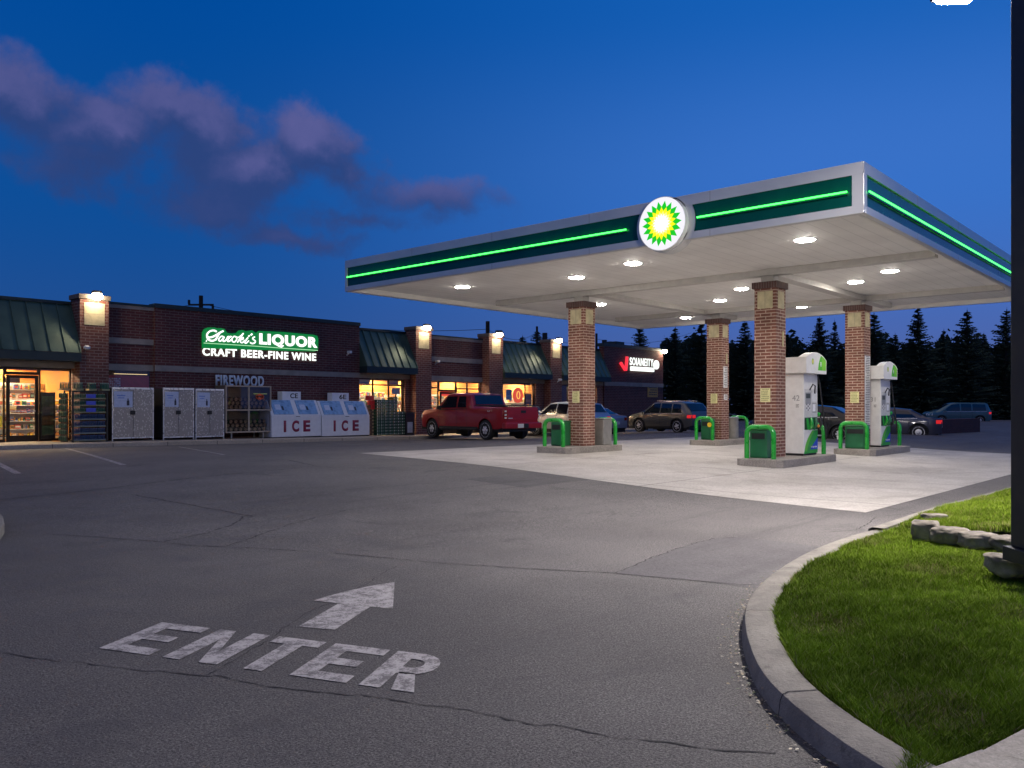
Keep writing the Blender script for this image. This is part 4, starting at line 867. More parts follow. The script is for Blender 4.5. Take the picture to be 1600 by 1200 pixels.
# ice merchandisers
YI = 28.45
for a, b, lb, tt, sa, sb in ((424.5, 501.5, 'white ice merchandiser on the left, beside the firewood cabinet', 'CE', 440, 469), (503, 577.5, 'white ice merchandiser on the right, beside the lit window', '6E', 518, 544)):
    x0, x1 = X_(a, YI), X_(b, YI); w_ = x1-x0; zz = zs(x0)-.02; t = thing('ice_merchandiser', lb, 'ice freezer', (x0, YI, zz), 0, 'pair of white ice merchandisers')
    pr = [(0, .05), (0, .90), (.36, 1.52), (.95, 1.52), (.95, .05)]; mb = MB()
    mb.face([(0, y, z) for y, z in pr]); mb.face([(w_, y, z) for y, z in reversed(pr)])
    for i in range(5): p_, q_ = pr[i], pr[(i+1) % 5]; mb.face([(0, *p_), (0, *q_), (w_, *q_), (w_, *p_)])
    mb.build('cabinet', P('ice_white', (.74, .74, .76), .4, var=.04) if 'ice_white' not in bpy.data.materials else bpy.data.materials['ice_white'], t, bevel=.012)
    MB().box(.02, w_-.02, .03, .9, 0, .05).build('plinth', M['black'], t)
    nrm = Vector((0, -.62, .36)).normalized(); sl = Vector((0, .36, .62)).normalized()
    for k in (0, 1):
        c0 = .12+k*(w_/2-.01); wd_ = w_/2-.30; o_ = Vector((c0, 0, .90))+sl*.05
        def on(u, v, d_): q = o_+Vector((u, 0, 0))+sl*v+nrm*d_; return tuple(q)
        def plate(u0, u1, v0, v1, d0, d1, mat, name, par, col=None):
            m_ = MB(); A_ = [on(u0, v0, d1), on(u1, v0, d1), on(u1, v1, d1), on(u0, v1, d1)]; B_ = [on(u0, v0, d0), on(u1, v0, d0), on(u1, v1, d0), on(u0, v1, d0)]
            m_.face(A_, col); 
            for i in range(4): m_.face([B_[i], B_[(i+1) % 4], A_[(i+1) % 4], A_[i]], col)
            return m_.build(name, mat, par)
        dr = plate(0, wd_+.06, 0, .64, .0, .03, P('ice_door_blue', (.22, .38, .60), .3, var=.12) if 'ice_door_blue' not in bpy.data.materials else bpy.data.materials['ice_door_blue'], 'door', t)
        plate(.12, .38, .20, .44, .03, .034, M['attr'], 'door_notice', dr, (.55, .62, .75)); plate(.42, .50, .18, .36, .03, .036, M['attr'], 'handle', dr, (.03, .03, .05)); plate(.08, .42, .49, .52, .03, .034, M['attr'], 'door_text', dr, (.35, .5, .7))
    ir = P('ice_red', (.26, .015, .05), .5) if 'ice_red' not in bpy.data.materials else bpy.data.materials['ice_red']
    for ch, u in (('I', .235), ('C', .40), ('E', .63)): text('lettering', ch, ir, .46, (w_*u, -.001, .24), parent=t, bold=.045 if ch != 'I' else .03, ext=.004, width=.11 if ch == 'I' else .33)
    MB().box(w_*.48, w_*.56, -.01, 0, .845, .865).build('maker_plate', M['black'], t)
    bx = X_(sa, 29.0); bw = X_(sb, 29.0)-bx; u = thing('ice_box_sign', 'small white box lettered %s on top of the %s ice merchandiser' % (tt, 'left' if tt == 'CE' else 'right'), 'sign', (bx, 28.95, zz+1.525))
    MB().box(0, bw, 0, .35, 0, .34).build('box', bpy.data.materials['ice_white'], u, bevel=.008); text('lettering', tt, M['black'], .20, (bw*.42, -.002, .07), parent=u, bold=.02, ext=.003, width=bw*.42)
# bottle crates: one crate, copied
def make_crate(nm, caps, tray, label, group, w_=.40, d_=.30, h_=.245, nx=5, ny=2, glassc=(.02, .10, .05)):
    t = thing(nm, label, 'crate', (0, 0, 0), 0, group); k = MB()
    k.box(0, w_, 0, d_, 0, .05, tray).build('tray', M['attr'], t); k = MB()
    for i in range(nx):
        for j in range(ny):
            x, y = (i+.5)*w_/nx, (j+.5)*d_/2 if ny == 2 else .06
            k.cyl((x, y*.9, .05), w_/nx*.42, .11, 7, col=glassc); k.cyl((x, y*.9, .16), w_/nx*.42, .05, 7, r2=.013, col=glassc); k.cyl((x, y*.9, .205), .018, .03, 6, col=caps)
    k.build('bottles', M['attr'], t); return t
x0, x1 = X_(112.5, 28.35), X_(168.5, 28.35); zz = zs(x0)
rk = thing('crate_rack', 'black framed rack holding green bottled water crates by the shop door', 'rack', (x0, 28.35, zz)); w_ = x1-x0; fr_ = MB()
for q in (0, w_-.05): fr_.box(q, q+.05, -.02, .03, 0, 1.66).box(q, q+.05, .68, .73, 0, 1.66)
fr_.box(.05, w_-.05, -.02, .02, 1.62, 1.66).box(0, w_, .68, .73, 1.66, 1.69); fr_.build('frame', M['black'], rk)
for i in range(7): MB().box(.05, w_-.05, 0, .68, .03+i*.228, .045+i*.228).build('shelf', P('shelf_tan', (.24, .21, .10), .6) if i == 0 else bpy.data.materials['shelf_tan'], rk)
cw = (w_-.1)/4
names = ['bottom', 'second', 'third', 'fourth', 'fifth', 'sixth', 'top']; cn = ['leftmost', 'second', 'third', 'rightmost']
cr0 = {}
for i in range(7):
    for j in range(4):
        key = 'g' if i > 3 else 'b'; lb = '%s crate on the %s shelf of the rack by the door' % (cn[j], names[i])
        if key not in cr0: o = cr0[key] = make_crate('bottle_crate', (.25, .40, .28) if key == 'g' else (.12, .18, .40), (.30, .29, .14) if key == 'g' else (.16, .20, .20), lb, 'bottle crates in the rack by the door', cw*.95, .30, .18, 5, 2, (.02, .12, .07) if key == 'g' else (.02, .06, .14))
        else: o = dup(cr0[key], None, label=lb)
        o.location = (x0+.055+j*cw, 28.36, zz+.046+i*.228); o.scale = (1, 1, .70)
        b_ = None
for i, c in enumerate((6, 5, 4)):
    tag(MB().box(0, .30, -.012, 0, 0, .13).build('price_card', P('blue_card', (.06, .09, .55), .5) if i == 0 else bpy.data.materials['blue_card']), '%s blue price card on the crate rack' % ('top', 'middle', 'lowest')[i], 'card', 'blue price cards').location = (x0+w_*.38, 28.335, zz+.07+c*.228)
for j in range(9):
    o = dup(cr0['g'], None, label='%s green bottle pack standing on top of the crate rack' % ('first', 'second', 'third', 'fourth', 'fifth', 'sixth', 'seventh', 'eighth', 'ninth')[j]) if j < 4 else None
    if o: o.location = (x0-.25+j*.42, 28.5, zz+1.69); o.scale = (1, 1, 1.1)
sd = thing('side_rack', 'narrow side face of green bottles left of the crate rack', 'rack', (x0-.32, 28.45, zz)); MB().box(.0, .02, 0, .6, 0, 1.6).build('panel', M['black'], sd); k = MB()
for i in range(8):
    for j in range(4):
        k.cyl((-.05, .05+j*.15, .05+i*.2), .04, .12, 7, col=(.03, .09, .05)); k.cyl((-.05, .05+j*.15, .17+i*.2), .04, .04, 7, r2=.014, col=(.12, .2, .12))
k.build('bottles', M['attr'], sd); bpy.data.objects[sd.name].location.x = x0-.1
# green pack stacks before the second window
YS = 28.5; xs0 = X_(589, YS); zz = zs(xs0); pk0 = None
cols = [(0, 12), (1, 12), (2, 12), (3, 12), (4, 13), (5, 8), (6, 8)]; pw = (X_(634, YS)-xs0)/7
for c_, nn in cols:
    for r_ in range(nn):
        lb = 'green pack, %s in the %s column before the lit window' % ('topmost' if r_ == nn-1 else 'bottom one' if r_ == 0 else 'number %d from the ground' % (r_+1), ['leftmost', 'second', 'third', 'fourth', 'fifth', 'sixth', 'rightmost'][c_])
        if pk0 is None:
            pk0 = thing('beer_pack', lb, 'pack', (0, 0, 0), 0, 'green packs stacked before the window')
            MB().box(.012, pw-.012, 0, .35, 0, .125).build('carton', P('dark_green_carton', (.010, .055, .028), .5), pk0, bevel=.012)
            k = MB(); k.box(pw*.06, pw*.20, -.004, -.0005, .03, .085, (.75, .80, .70)).box(pw*.35, pw*.8, -.004, -.0005, .03, .09, (.04, .10, .07)).box(pw*.42, pw*.7, -.007, -.0045, .05, .07, (.35, .5, .38)); k.build('print', M['attr'], pk0)
            o = pk0
        else: o = dup(pk0, None, label=lb)
        o.location = (xs0+c_*pw, YS, zz+.02+r_*.132)
t = thing('price_sign', 'blank grey board standing on top of the green pack stack', 'sign', (xs0+4*pw, YS+.05, zz+1.75)); MB().box(-.05, .42, 0, .03, .10, .38).build('board', P('grey_board', (.28, .32, .36), .6), t, bevel=.008); MB().box(.16, .20, 0, .03, -.02, .10).build('stem', M['black'], t)
# red and brown packs left of them
xr0 = X_(578.5, 28.75); rp = None
for i in range(10):
    lb = 'dark pack number %d from the ground in the stack behind the right ice merchandiser' % (i+1)
    if rp is None:
        rp = thing('soda_pack', lb, 'pack', (xr0, 28.75, zz), 0, 'stacked packs behind the ice merchandiser'); MB().box(0, .34, 0, .3, 0, .14).build('carton', P('brown_carton', (.11, .06, .045), .6), rp, bevel=.006); MB().box(.1, .24, -.003, 0, .03, .1).build('print', P('tan_print', (.4, .3, .16), .6), rp); o = rp
    else: o = dup(rp, None, label=lb)
    o.location = (xr0, 28.75, zz+.02+i*.148)
t = thing('red_packs', 'bright red drink packs on the stack beside the ice merchandiser', 'pack', (xr0-.12, 28.7, zz+1.15))
MB().box(0, .3, 0, .25, .42, .62).build('carton', P('bright_red', (.6, .02, .02), .4), t, bevel=.01); MB().box(.1, .42, -.02, .22, .22, .41).build('carton', bpy.data.materials['bright_red'], t, bevel=.01); MB().box(.15, .45, -.03, .2, .02, .21).build('carton', bpy.data.materials['bright_red'], t, bevel=.01)
# black bin with pale panel by the pier
xb = X_(634.5, 28.4); t = thing('litter_bin', 'black litter bin with pale front panel left of the brick pier', 'bin', (xb, 28.4, zs(xb)))
MB().box(0, .52, 0, .5, 0, 1.0).build('body', M['black'], t, bevel=.02); MB().box(.08, .38, -.012, 0, .12, .60).build('front_panel', P('pale_panel', (.35, .42, .46), .5), t); MB().box(-.03, .55, -.03, .53, 1.0, 1.05).build('lid', M['black'], t, bevel=.015)
xb = X_(836, 28.6); t = thing('litter_bin', 'dark domed bin seen just past the pickup tailgate', 'bin', (xb, 28.6, zs(xb)))
MB().tube([(0, 0, 0), (0, 0, 1.1)], [.28, .30], 20).build('body', P('dark_bin', (.06, .06, .075), .5), t, smooth=True); MB().tube([(0, 0, 1.1), (0, 0, 1.25), (0, 0, 1.38), (0, 0, 1.43)], [.31, .29, .18, .05], 20).build('dome', bpy.data.materials['dark_bin'], t, smooth=True)
# ------------------------------------------------------------------ vehicles
def interp(pts, x): return float(np.interp(x, [p[0] for p in pts], [p[1] for p in pts]))
def vehicle(name, label, cat, loc, rz, prof, paint, L, W, belt, wheels, wr, glass, sill=.30, group=None, rim_n=6, tumble=.19, pickup=None, tail='std', bump_dark=True, roof_end=None, plate=True):
    """prof: (x, z) top outline from the rear (x=0) to the nose (x=L); belt: (x, z) shoulder line; x forward, y left"""
    t = thing(name, label, cat, loc, rz, group)
    xsn = sorted(set([round(v, 3) for v in list(np.linspace(0, L, 46))+[p[0] for p in prof]+[w+dx for w in wheels for dx in (-wr*1.16, -wr*1.14, -wr*.8, -wr*.4, 0, wr*.4, wr*.8, wr*1.14, wr*1.16)]]))
    xsn = [v for v in xsn if 0 <= v <= L]
    def hw(x):      # half width in plan
        e = min(x, L-x); k = 1-max(0., 1-e/.55)**2.4*(.16 if x < L/2 else .24); return W/2*k
    def bz(x): return min(interp(belt, x), interp(prof, x)-.02)
    def zb(x):
        z = sill
        e = min(x, L-x); z += max(0, .35-e)*.35
        for w in wheels:
            if abs(x-w) < wr*1.15: z = max(z, wr+math.sqrt(max(0, (wr*1.15)**2-(x-w)**2)))
        return min(z, bz(x)-.06)
    def sect(x, z):  # half width at height z
        b, tp = bz(x), interp(prof, x); h = hw(x)
        if z <= b:
            u = (z-sill)/(b-sill+1e-6); return h*(1-.05*(1-u)**2 if u < .55 else 1-.04*((u-.55)/.45)**2)
        u = (z-b)/max(tp-b, .02); return h*.96-(tumble*u*u*.6+tumble*u*.4 if tp-b > .15 else .06*u)
    rows = []
    for x in xsn:
        z0_, b, tp = zb(x), bz(x), interp(prof, x); r = []
        zz = [z0_, z0_+(b-z0_)*.12, z0_+(b-z0_)*.45, z0_+(b-z0_)*.75, b, b+(tp-b)*.1, b+(tp-b)*.45, b+(tp-b)*.8, b+(tp-b)*.94]
        for z in zz: r.append((x, sect(x, z), z))
        ye = sect(x, zz[-1]); r.append((x, ye-.05 if tp-b > .15 else ye*.94, tp-.005)); r.append((x, 0, tp+.012))
        rows.append(r+[(q[0], -q[1], q[2]) for q in reversed(r[:-1])])
    mb = MB(); mb.grid(rows); mb.face(rows[0]); mb.face(list(reversed(rows[-1])))
    bd_ = mb.build('body', paint, t, smooth=True)
    MB().box(.15, L-.15, -W/2+.12, W/2-.12, sill-.10, sill+.12).build('underbody', M['black'], t)
    for w in wheels:
        for sgn in (1, -1):
            MB().box(w-wr*1.05, w+wr*1.05, sgn*(W/2-.32)-.02, sgn*(W/2-.32)+.02, .12, wr*2.05).build('wheel_well', M['black'], t)
    def q3(x, z, sgn, off=.008): return (x, sgn*(sect(x, z)+off), z)
    for sgn in (1, -1):
        for gx in glass:    # each side window: list of (x,z)
            k = MB(); top_, bot = gx; n = 8; rw = [[], []]
            for i in range(n+1):
                u = i/n; rw[0].append(q3(bot[0][0]+(bot[1][0]-bot[0][0])*u, bot[0][1]+(bot[1][1]-bot[0][1])*u, sgn)); rw[1].append(q3(top_[0][0]+(top_[1][0]-top_[0][0])*u, top_[0][1]+(top_[1][1]-top_[0][1])*u, sgn))
            mid = [tuple((np.array(a)+np.array(b))/2*np.array([1, 0, 1])+np.array([0, sgn*(sect((a[0]+b[0])/2, (a[2]+b[2])/2)+.008), 0])) for a, b in zip(*rw)]
            k.grid([rw[0], mid, rw[1]]).build('side_window', M['glass_dark'], t)
        # door gaps, rocker trim and wheel arch lips
        dx = sorted([g_[1][0][0]-.04 for g_ in glass]+[max(g_[1][1][0] for g_ in glass)+.02]); k = MB()
        for x in dx:
            zt = [zb(x)+.10+(bz(x)-.02-zb(x)-.10)*i/8 for i in range(9)]
            k.grid([[(x-.007, sgn*(sect(x, z)+.003), z) for z in zt], [(x+.007, sgn*(sect(x, z)+.003), z) for z in zt]])
        k.build('door_gap', M['black'], t)['kind'] = 'stuff'
        for w in wheels:
            rws = [[], []]
            for i in range(17):
                a = PI*i/16*1.0; 
                for j, r_ in enumerate((wr*1.15, wr*1.24)):
                    x, z = w+math.cos(a)*r_, wr+math.sin(a)*r_; z = max(z, sill); rws[j].append((x, sgn*(sect(min(max(x, 0), L), min(z, bz(x)-.01))+(.012 if j else .02)), z))
            k = MB().grid(rws).build('arch_lip', paint if pickup else M['black'], t)
        k = MB(); xs_ = np.linspace(wheels[0]+wr*1.2, wheels[-1]-wr*1.2, 10)
        k.grid([[(x, sgn*(sect(x, sill+.02)+.006), sill+o_) for o_ in (-.02, .09)] for x in xs_]).build('rocker_trim', M['black'], t)
        k = MB(); g0, g1 = min(g_[1][0][0] for g_ in glass), max(g_[1][1][0] for g_ in glass); xs_ = np.linspace(g0-.05, g1+.05, 14)
        k.grid([[(x, sgn*(sect(x, bz(x))+.006), bz(x)-.005+o_) for o_ in (-.012, .016)] for x in xs_]).build('belt_trim', M['chrome'] if not pickup else M['black'], t)
    # windscreens on the steep parts of the profile
    for i in range(len(prof)-1):
        (xa, za), (xb, zb_) = prof[i], prof[i+1]
        if abs(zb_-za) > .28 and min(za, zb_) > interp(belt, (xa+xb)/2)-.25 and max(za, zb_) > interp(belt, L*.5)+.2:
            k = MB(); rw = []
            nx, nz = -(zb_-za), (xb-xa); l_ = math.hypot(nx, nz); nx, nz = nx/l_*.012, nz/l_*.012
            if nz < 0: nx, nz = -nx, -nz
            for u in (.08, .35, .65, .92):
                x, z = xa+(xb-xa)*u, za+(zb_-za)*u; y = sect(x, z-.02)-.10; rw.append([(x+nx, y*v, z+nz+.014*(1-abs(v))) for v in (-1, -.5, 0, .5, 1)])
            k.grid(rw).build('rear_window' if xb < L/2 else 'windscreen', M['glass_dark'], t)
    wh0 = None
    for w in wheels:
        for sgn in (1, -1):
            wh = bpy.data.objects.new('wheel', None); COL.objects.link(wh); wh.parent = t; wh.location = (w, sgn*(W/2-.13), wr); wh.rotation_euler = (0, 0, 0 if sgn > 0 else PI)
            if wh0 is None:
                ty = MB(); ty.tube([(0, -.12, 0), (0, -.115, 0), (0, .08, 0), (0, .115, 0), (0, .12, 0)], [wr*.72, wr*.95, wr, wr*.96, wr*.72], 26); a_ = ty.build('tyre', M['rubber'], wh, smooth=True)
                rm = MB(); rr_ = wr*.72
                for k in range(rim_n):
                    a = 2*PI*k/rim_n; 
                    for da, wd in ((0, .085),):
                        c_, s_ = math.cos(a), math.sin(a); px_, pz_ = -s_*wr*wd*1.6, c_*wr*wd*1.6
                        rm.face([(c_*rr_*.12+px_*.9, .128, s_*rr_*.12+pz_*.9), (c_*rr_*.12-px_*.9, .128, s_*rr_*.12-pz_*.9), (c_*rr_-px_*.8, .112, s_*rr_-pz_*.8), (c_*rr_+px_*.8, .112, s_*rr_+pz_*.8)])
                rm.tube([(0, .105, 0), (0, .124, 0)], [rr_*1.03, rr_*1.0], 26, cap=False); rm.cyl((0, .10, 0), rr_*.22, .035, 12, 'Y')
                rings = [[(r_*math.cos(2*PI*k/26), .12, r_*math.sin(2*PI*k/26)) for k in range(26)] for r_ in (rr_*.90, rr_*1.02)]; rm.grid(rings, closed=True)
                b_ = rm.build('rim', M['chrome'], wh); c2 = MB().cyl((0, .06, 0), rr_*.98, .02, 22, 'Y').build('brake_disc', M['black'], wh); wh0 = [a_, b_, c2]
            else:
                for q in wh0: d_ = q.copy(); COL.objects.link(d_); d_.parent = wh
    # lamps, bumpers, mirrors, plate
    tz = interp(belt, 0.05)
    for sgn in (1, -1):
        k = MB(); zt_ = tz-.06; n = 4; rw = []
        hgt_ = .34 if (pickup or tail == 'tall') else .16
        for i in range(n+1):
            u = i/n
            rw.append([(-.010, sgn*(hw(0)*.66), zt_-hgt_*u), (-.012, sgn*(hw(.0)*.93), zt_-hgt_*u), (.05, sgn*(hw(.05)*1.005), zt_-hgt_*u), (.24 if not pickup else .10, sgn*(sect(.24, zt_-hgt_*u)+.008), zt_-hgt_*u)])
        if pickup: rw = [[(-.012, sgn*hw(0)*.82, r[0][2])]+list(r[1:]) for r in rw]
        k.grid(rw).build('tail_light', M['red_light'] if tail != 'dim' else P('dim_tail', (.25, .01, .01), .2), t)
        k = MB(); hx = L-.10; zh = interp(belt, L-.3)-.10
        k.grid([[(hx-.28, sgn*(sect(hx-.28, zh+d_)+.012), zh+d_), (hx, sgn*(sect(hx, zh+d_)+.014), zh+d_), (L+.01, sgn*hw(L)*.7, zh+d_)] for d_ in (-.08, 0, .07)]).build('headlight', M['white'], t)
        mz = interp(belt, L*.62); mx = max(g_[1][1][0] for g_ in glass)-.12
        MB().box(mx-.06, mx+.08, sgn*(W/2+.08)-.09, sgn*(W/2+.08)+.09, mz+.0, mz+.16).build('mirror', M['black'] if pickup else paint, t, bevel=.03)
        for g_ in glass[:2]: hx = g_[1][0][0]+.12; MB().box(hx, hx+.16, sgn*(sect(hx, mz-.12)+.004)-.012, sgn*(sect(hx, mz-.12)+.004)+.012, mz-.14, mz-.11).build('door_handle', paint, t)
    if plate: MB().box(-.035, -.022, -.15+.05, .15+.05, .50 if pickup else tz-.42, .65 if pickup else tz-.27).build('licence_plate', P('plate_white', (.5, .5, .52), .5) if 'plate_white' not in bpy.data.materials else bpy.data.materials['plate_white'], t)
    return t, sect, hw
def paint(name, col, metal=.35, rough=.28):
    m, n, p = base(name); p.inputs['Base Color'].default_value = (*col, 1); p.inputs['Metallic'].default_value = metal; p.inputs['Roughness'].default_value = rough+.1; p.inputs['Coat Weight'].default_value = .8; p.inputs['Coat Roughness'].default_value = .08; return m
HD = R(80)
# red pickup
red = paint('red_paint', (.36, .006, .014), .2)
prof = [(0, 1.32), (.02, 1.34), (1.98, 1.36), (2.04, 1.40), (2.22, 1.86), (2.5, 1.92), (3.5, 1.93), (3.85, 1.88), (4.62, 1.33), (4.75, 1.27), (5.6, 1.18), (5.84, 1.05), (5.9, .80)]
bel = [(0, 1.30), (2.0, 1.28), (4.5, 1.22), (5.9, 1.02)]
def place(px, py, h, off): pass
pk, sect, hw = vehicle('pickup_truck', 'dark red crew cab pickup parked facing the shops', 'pickup', (0, 0, 0), 0, prof, red, 5.9, 2.02, bel, [1.15, 4.83], .41, [(((2.52, 1.78), (3.0, 1.79)), ((2.42, 1.32), (3.02, 1.32))), (((3.12, 1.79), (3.80, 1.78)), ((3.10, 1.32), (4.28, 1.30)))], sill=.46, pickup=True, rim_n=6, tumble=.15, tail='dim', plate=False)
MB().box(.06, 1.96, -.88, .88, 1.37, 1.42).build('bed_cover', M['black'], pk, bevel=.02)
MB().box(-.10, .12, -.98, .98, .48, .72).build('rear_bumper', red, pk, bevel=.04); MB().box(-.112, -.09, -.24, .0, .50, .68).build('bumper_step', M['black'], pk); MB().box(-.115, -.10, .03, .33, .51, .67).build('licence_plate', M['white'], pk)
MB().box(-.022, -.002, -.80, .80, .82, 1.27).build('tailgate', red, pk, bevel=.012); MB().box(-.034, -.022, -.16, .10, 1.10, 1.20).build('tailgate_handle', M['black'], pk)
MB().box(-.034, -.022, .55, .76, .88, .91).build('badge', M['chrome'], pk); MB().box(1.7, 4.2, .95, 1.06, .40, .46).build('side_step', M['black'], pk, bevel=.015); MB().box(1.7, 4.2, -1.06, -.95, .40, .46).build('side_step', M['black'], pk, bevel=.015)
text('body_lettering', '4x4', M['chrome'], .07, (.62, 1.0, 1.14), parent=pk, ext=.002).rotation_euler = (0, 0, PI); bpy.data.objects['body_lettering'].location = (1.0, sect(.8, 1.14)+.006, 1.14)
MB().tube([(2.3, .0, 1.93), (2.3, .0, 1.97)], .05, 8).build('roof_light', P('third_light', (.5, .1, .1), .3), pk)
for sgn in (1, -1):
    k = MB()
    for i, z_ in enumerate((1.16, 1.02, .90)): k.box(-.02, -.014, sgn*.90-.05, sgn*.90+.05, z_-.02, z_+.04)
    k.build('reversing_lamp', M['white'], pk)
pk.location = (24.05-.18, 21.55, g(24, 23)); pk.rotation_euler = (0, 0, R(82.7)); pk.location.x = 23.95-(-1.01*math.sin(R(82.7)))-1.15*math.cos(R(82.7)); pk.location.y = 22.7-1.15*math.sin(R(82.7))-1.01*math.cos(R(82.7))*0
# silver crossover beyond the left column
sv = paint('silver_paint', (.40, .42, .48), .6, .3)
suvp = [(0, .98), (.03, 1.05), (.12, 1.12), (.55, 1.56), (.9, 1.63), (2.2, 1.66), (2.7, 1.60), (3.55, 1.10), (3.7, 1.06), (4.3, .93), (4.5, .78), (4.55, .55)]
suvb = [(0, 1.02), (1.5, 1.02), (3.5, .98), (4.55, .82)]
sg_ = [(((.75, 1.50), (1.25, 1.54)), ((.62, 1.08), (1.28, 1.07))), (((1.34, 1.54), (2.05, 1.57)), ((1.34, 1.07), (2.08, 1.06))), (((2.14, 1.57), (2.62, 1.53)), ((2.14, 1.06), (3.28, 1.06)))]
v1, _, _ = vehicle('parked_car', 'silver hatchback parked behind the left brick column', 'car', (32.25, 22.4, g(31, 24)), R(82), suvp, sv, 4.55, 1.82, suvb, [.85, 3.55], .34, sg_, sill=.28, rim_n=7, tail='std')
v1.location = (31.35+.4, 22.75, g(31, 24))
lav = paint('lavender_silver', (.27, .27, .31), .4, .3)
sedp = [(0, .86), (.05, .98), (.60, 1.03), (1.25, 1.38), (1.9, 1.45), (2.5, 1.44), (3.35, 1.02), (3.5, .98), (4.4, .84), (4.6, .66), (4.65, .5)]
sedb = [(0, .96), (1.2, .98), (3.3, .94), (4.65, .72)]
sedg = [(((1.38, 1.30), (2.0, 1.36)), ((1.05, 1.02), (2.0, 1.0))), (((2.1, 1.36), (2.52, 1.34)), ((2.1, 1.0), (3.05, .99)))]
v2, _, _ = vehicle('parked_car', 'pale lavender sedan seen from behind, right of the left brick column', 'car', (35.1, 24.0, g(35, 25)), R(86), sedp, lav, 4.65, 1.8, sedb, [.95, 3.7], .32, sedg, sill=.24, tail='dim')
brn = paint('bronze_paint', (.115, .11, .095), .35, .26)
v3, _, _ = vehicle('parked_car', 'bronze brown crossover with lit red tail lamps', 'car', (38.1, 20.85, g(38, 23)), R(78.5), suvp, brn, 4.65, 1.88, suvb, [.9, 3.62], .37, sg_, sill=.30, rim_n=5, tail='std')
MB().box(.9, 2.5, .62, .66, 1.67, 1.71).build('roof_rail', M['chrome'], v3); MB().box(.9, 2.5, -.66, -.62, 1.67, 1.71).build('roof_rail', M['chrome'], v3)
blu = paint('blue_grey_paint', (.06, .065, .10), .5, .25)
v4, _, _ = vehicle('parked_car', 'dark blue grey sedan right of the rear dispenser', 'car', (0, 0, 0), 0, sedp, blu, 4.8, 1.85, sedb, [.95, 3.75], .35, sedg, sill=.22, rim_n=9, tail='std')
# rear corner at photo (1469, 668), side wheel at (1431, 684); faces left
v4.rotation_euler = (0, 0, R(106)); v4.location = (41.1, 10.35, -.12)
blk = paint('black_paint', (.006, .006, .008), .1, .2)
v5, s5, _ = vehicle('parked_car', 'black sedan seen between the two right brick columns', 'car', (33.2, 10.9, 0.0), R(97), sedp, blk, 4.7, 1.85, sedb, [.95, 3.75], .33, sedg, sill=.22, tail='dim', plate=False)
MB().box(1.4, 3.3, .92, .94, .24, .29).build('side_trim', M['chrome'], v5)
tea = paint('teal_paint', (.07, .16, .18), .4, .35)
vanp = [(0, 1.0), (.04, 1.15), (.28, 1.72), (.5, 1.80), (2.8, 1.82), (3.2, 1.75), (4.2, 1.18), (4.8, 1.02), (5.0, .85), (5.05, .6)]
vanb = [(0, 1.08), (3.5, 1.06), (5.05, .9)]
vang = [(((.5, 1.66), (1.5, 1.70)), ((.45, 1.16), (1.5, 1.14))), (((1.6, 1.70), (2.4, 1.72)), ((1.6, 1.14), (2.4, 1.13))), (((2.5, 1.72), (3.1, 1.66)), ((2.5, 1.13), (3.8, 1.14)))]
v6, _, _ = vehicle('parked_van', 'teal minivan far off at the right behind the low brown wall', 'van', (79.0, 16.3, -.1), R(122), vanp, tea, 5.05, 1.95, vanb, [.95, 3.95], .35, vang, sill=.25, tail='std')
tag(MB().prism([(41.9, 10.35), (48.6, 9.6), (49.2, 10.6), (42.3, 11.6)], -.2, .02).build('kerb_island', M['slab']), 'dim concrete kerb island under the low brown wall', 'kerb island')
t = MB().prism([(42.2, 10.65), (47.5, 10.15), (47.8, 10.7), (42.5, 11.25)], .02, .78).build('low_wall', brick('brown_wall_brick', (.10, .022, .014), (.08, .018, .012), (.10, .035, .025), .3, .1, .01)); tag(t, 'low dark brown wall before the far trees', 'wall')
# ------------------------------------------------------------------ trees
def make_crown(seed, h, r, nb=560):
    rnd = random.Random(seed); k = MB(); lob = [rnd.uniform(.75, 1.2) for _ in range(9)]
    for i in range(nb):
        u = rnd.random()**1.25; z = h*(.03+.95*u); a = rnd.uniform(0, 2*PI)
        env = r*((1-u)**.78)*lob[int((a/(2*PI)*4+u*5)) % 9]*(1+.10*math.sin(u*38+seed)); L_ = max(.10, env*rnd.uniform(.55, 1.08))+.06
        rise = .16-.34*(1-u)+rnd.uniform(-.12, .12); ca, sa = math.cos(a), math.sin(a); ns = max(3, int(L_/.17))
        for s_ in range(ns):
            v = (s_+.5)/ns; x, y, zz_ = ca*L_*v, sa*L_*v, z+rise*L_*v+.10*L_*v*v; w = .13+.20*L_*(1-v)*.4
            for q in range(4):
                aa = a+rnd.choice((-1, 1))*rnd.uniform(.15, 1.1); l2 = w*rnd.uniform(.7, 1.5); tx, ty = x+math.cos(aa)*l2, y+math.sin(aa)*l2; tz_ = zz_+rnd.uniform(-.35, .12)*l2
                nx_, ny_ = -math.sin(aa)*.05, math.cos(aa)*.05
                k.face([(x-nx_, y-ny_, zz_-.06), (x+nx_, y+ny_, zz_+.05), (tx, ty, tz_)])
    k.tube([(0, 0, h*.9), (0, 0, h*1.02)], [.03, .008], 4)
    return k
crowns = {}
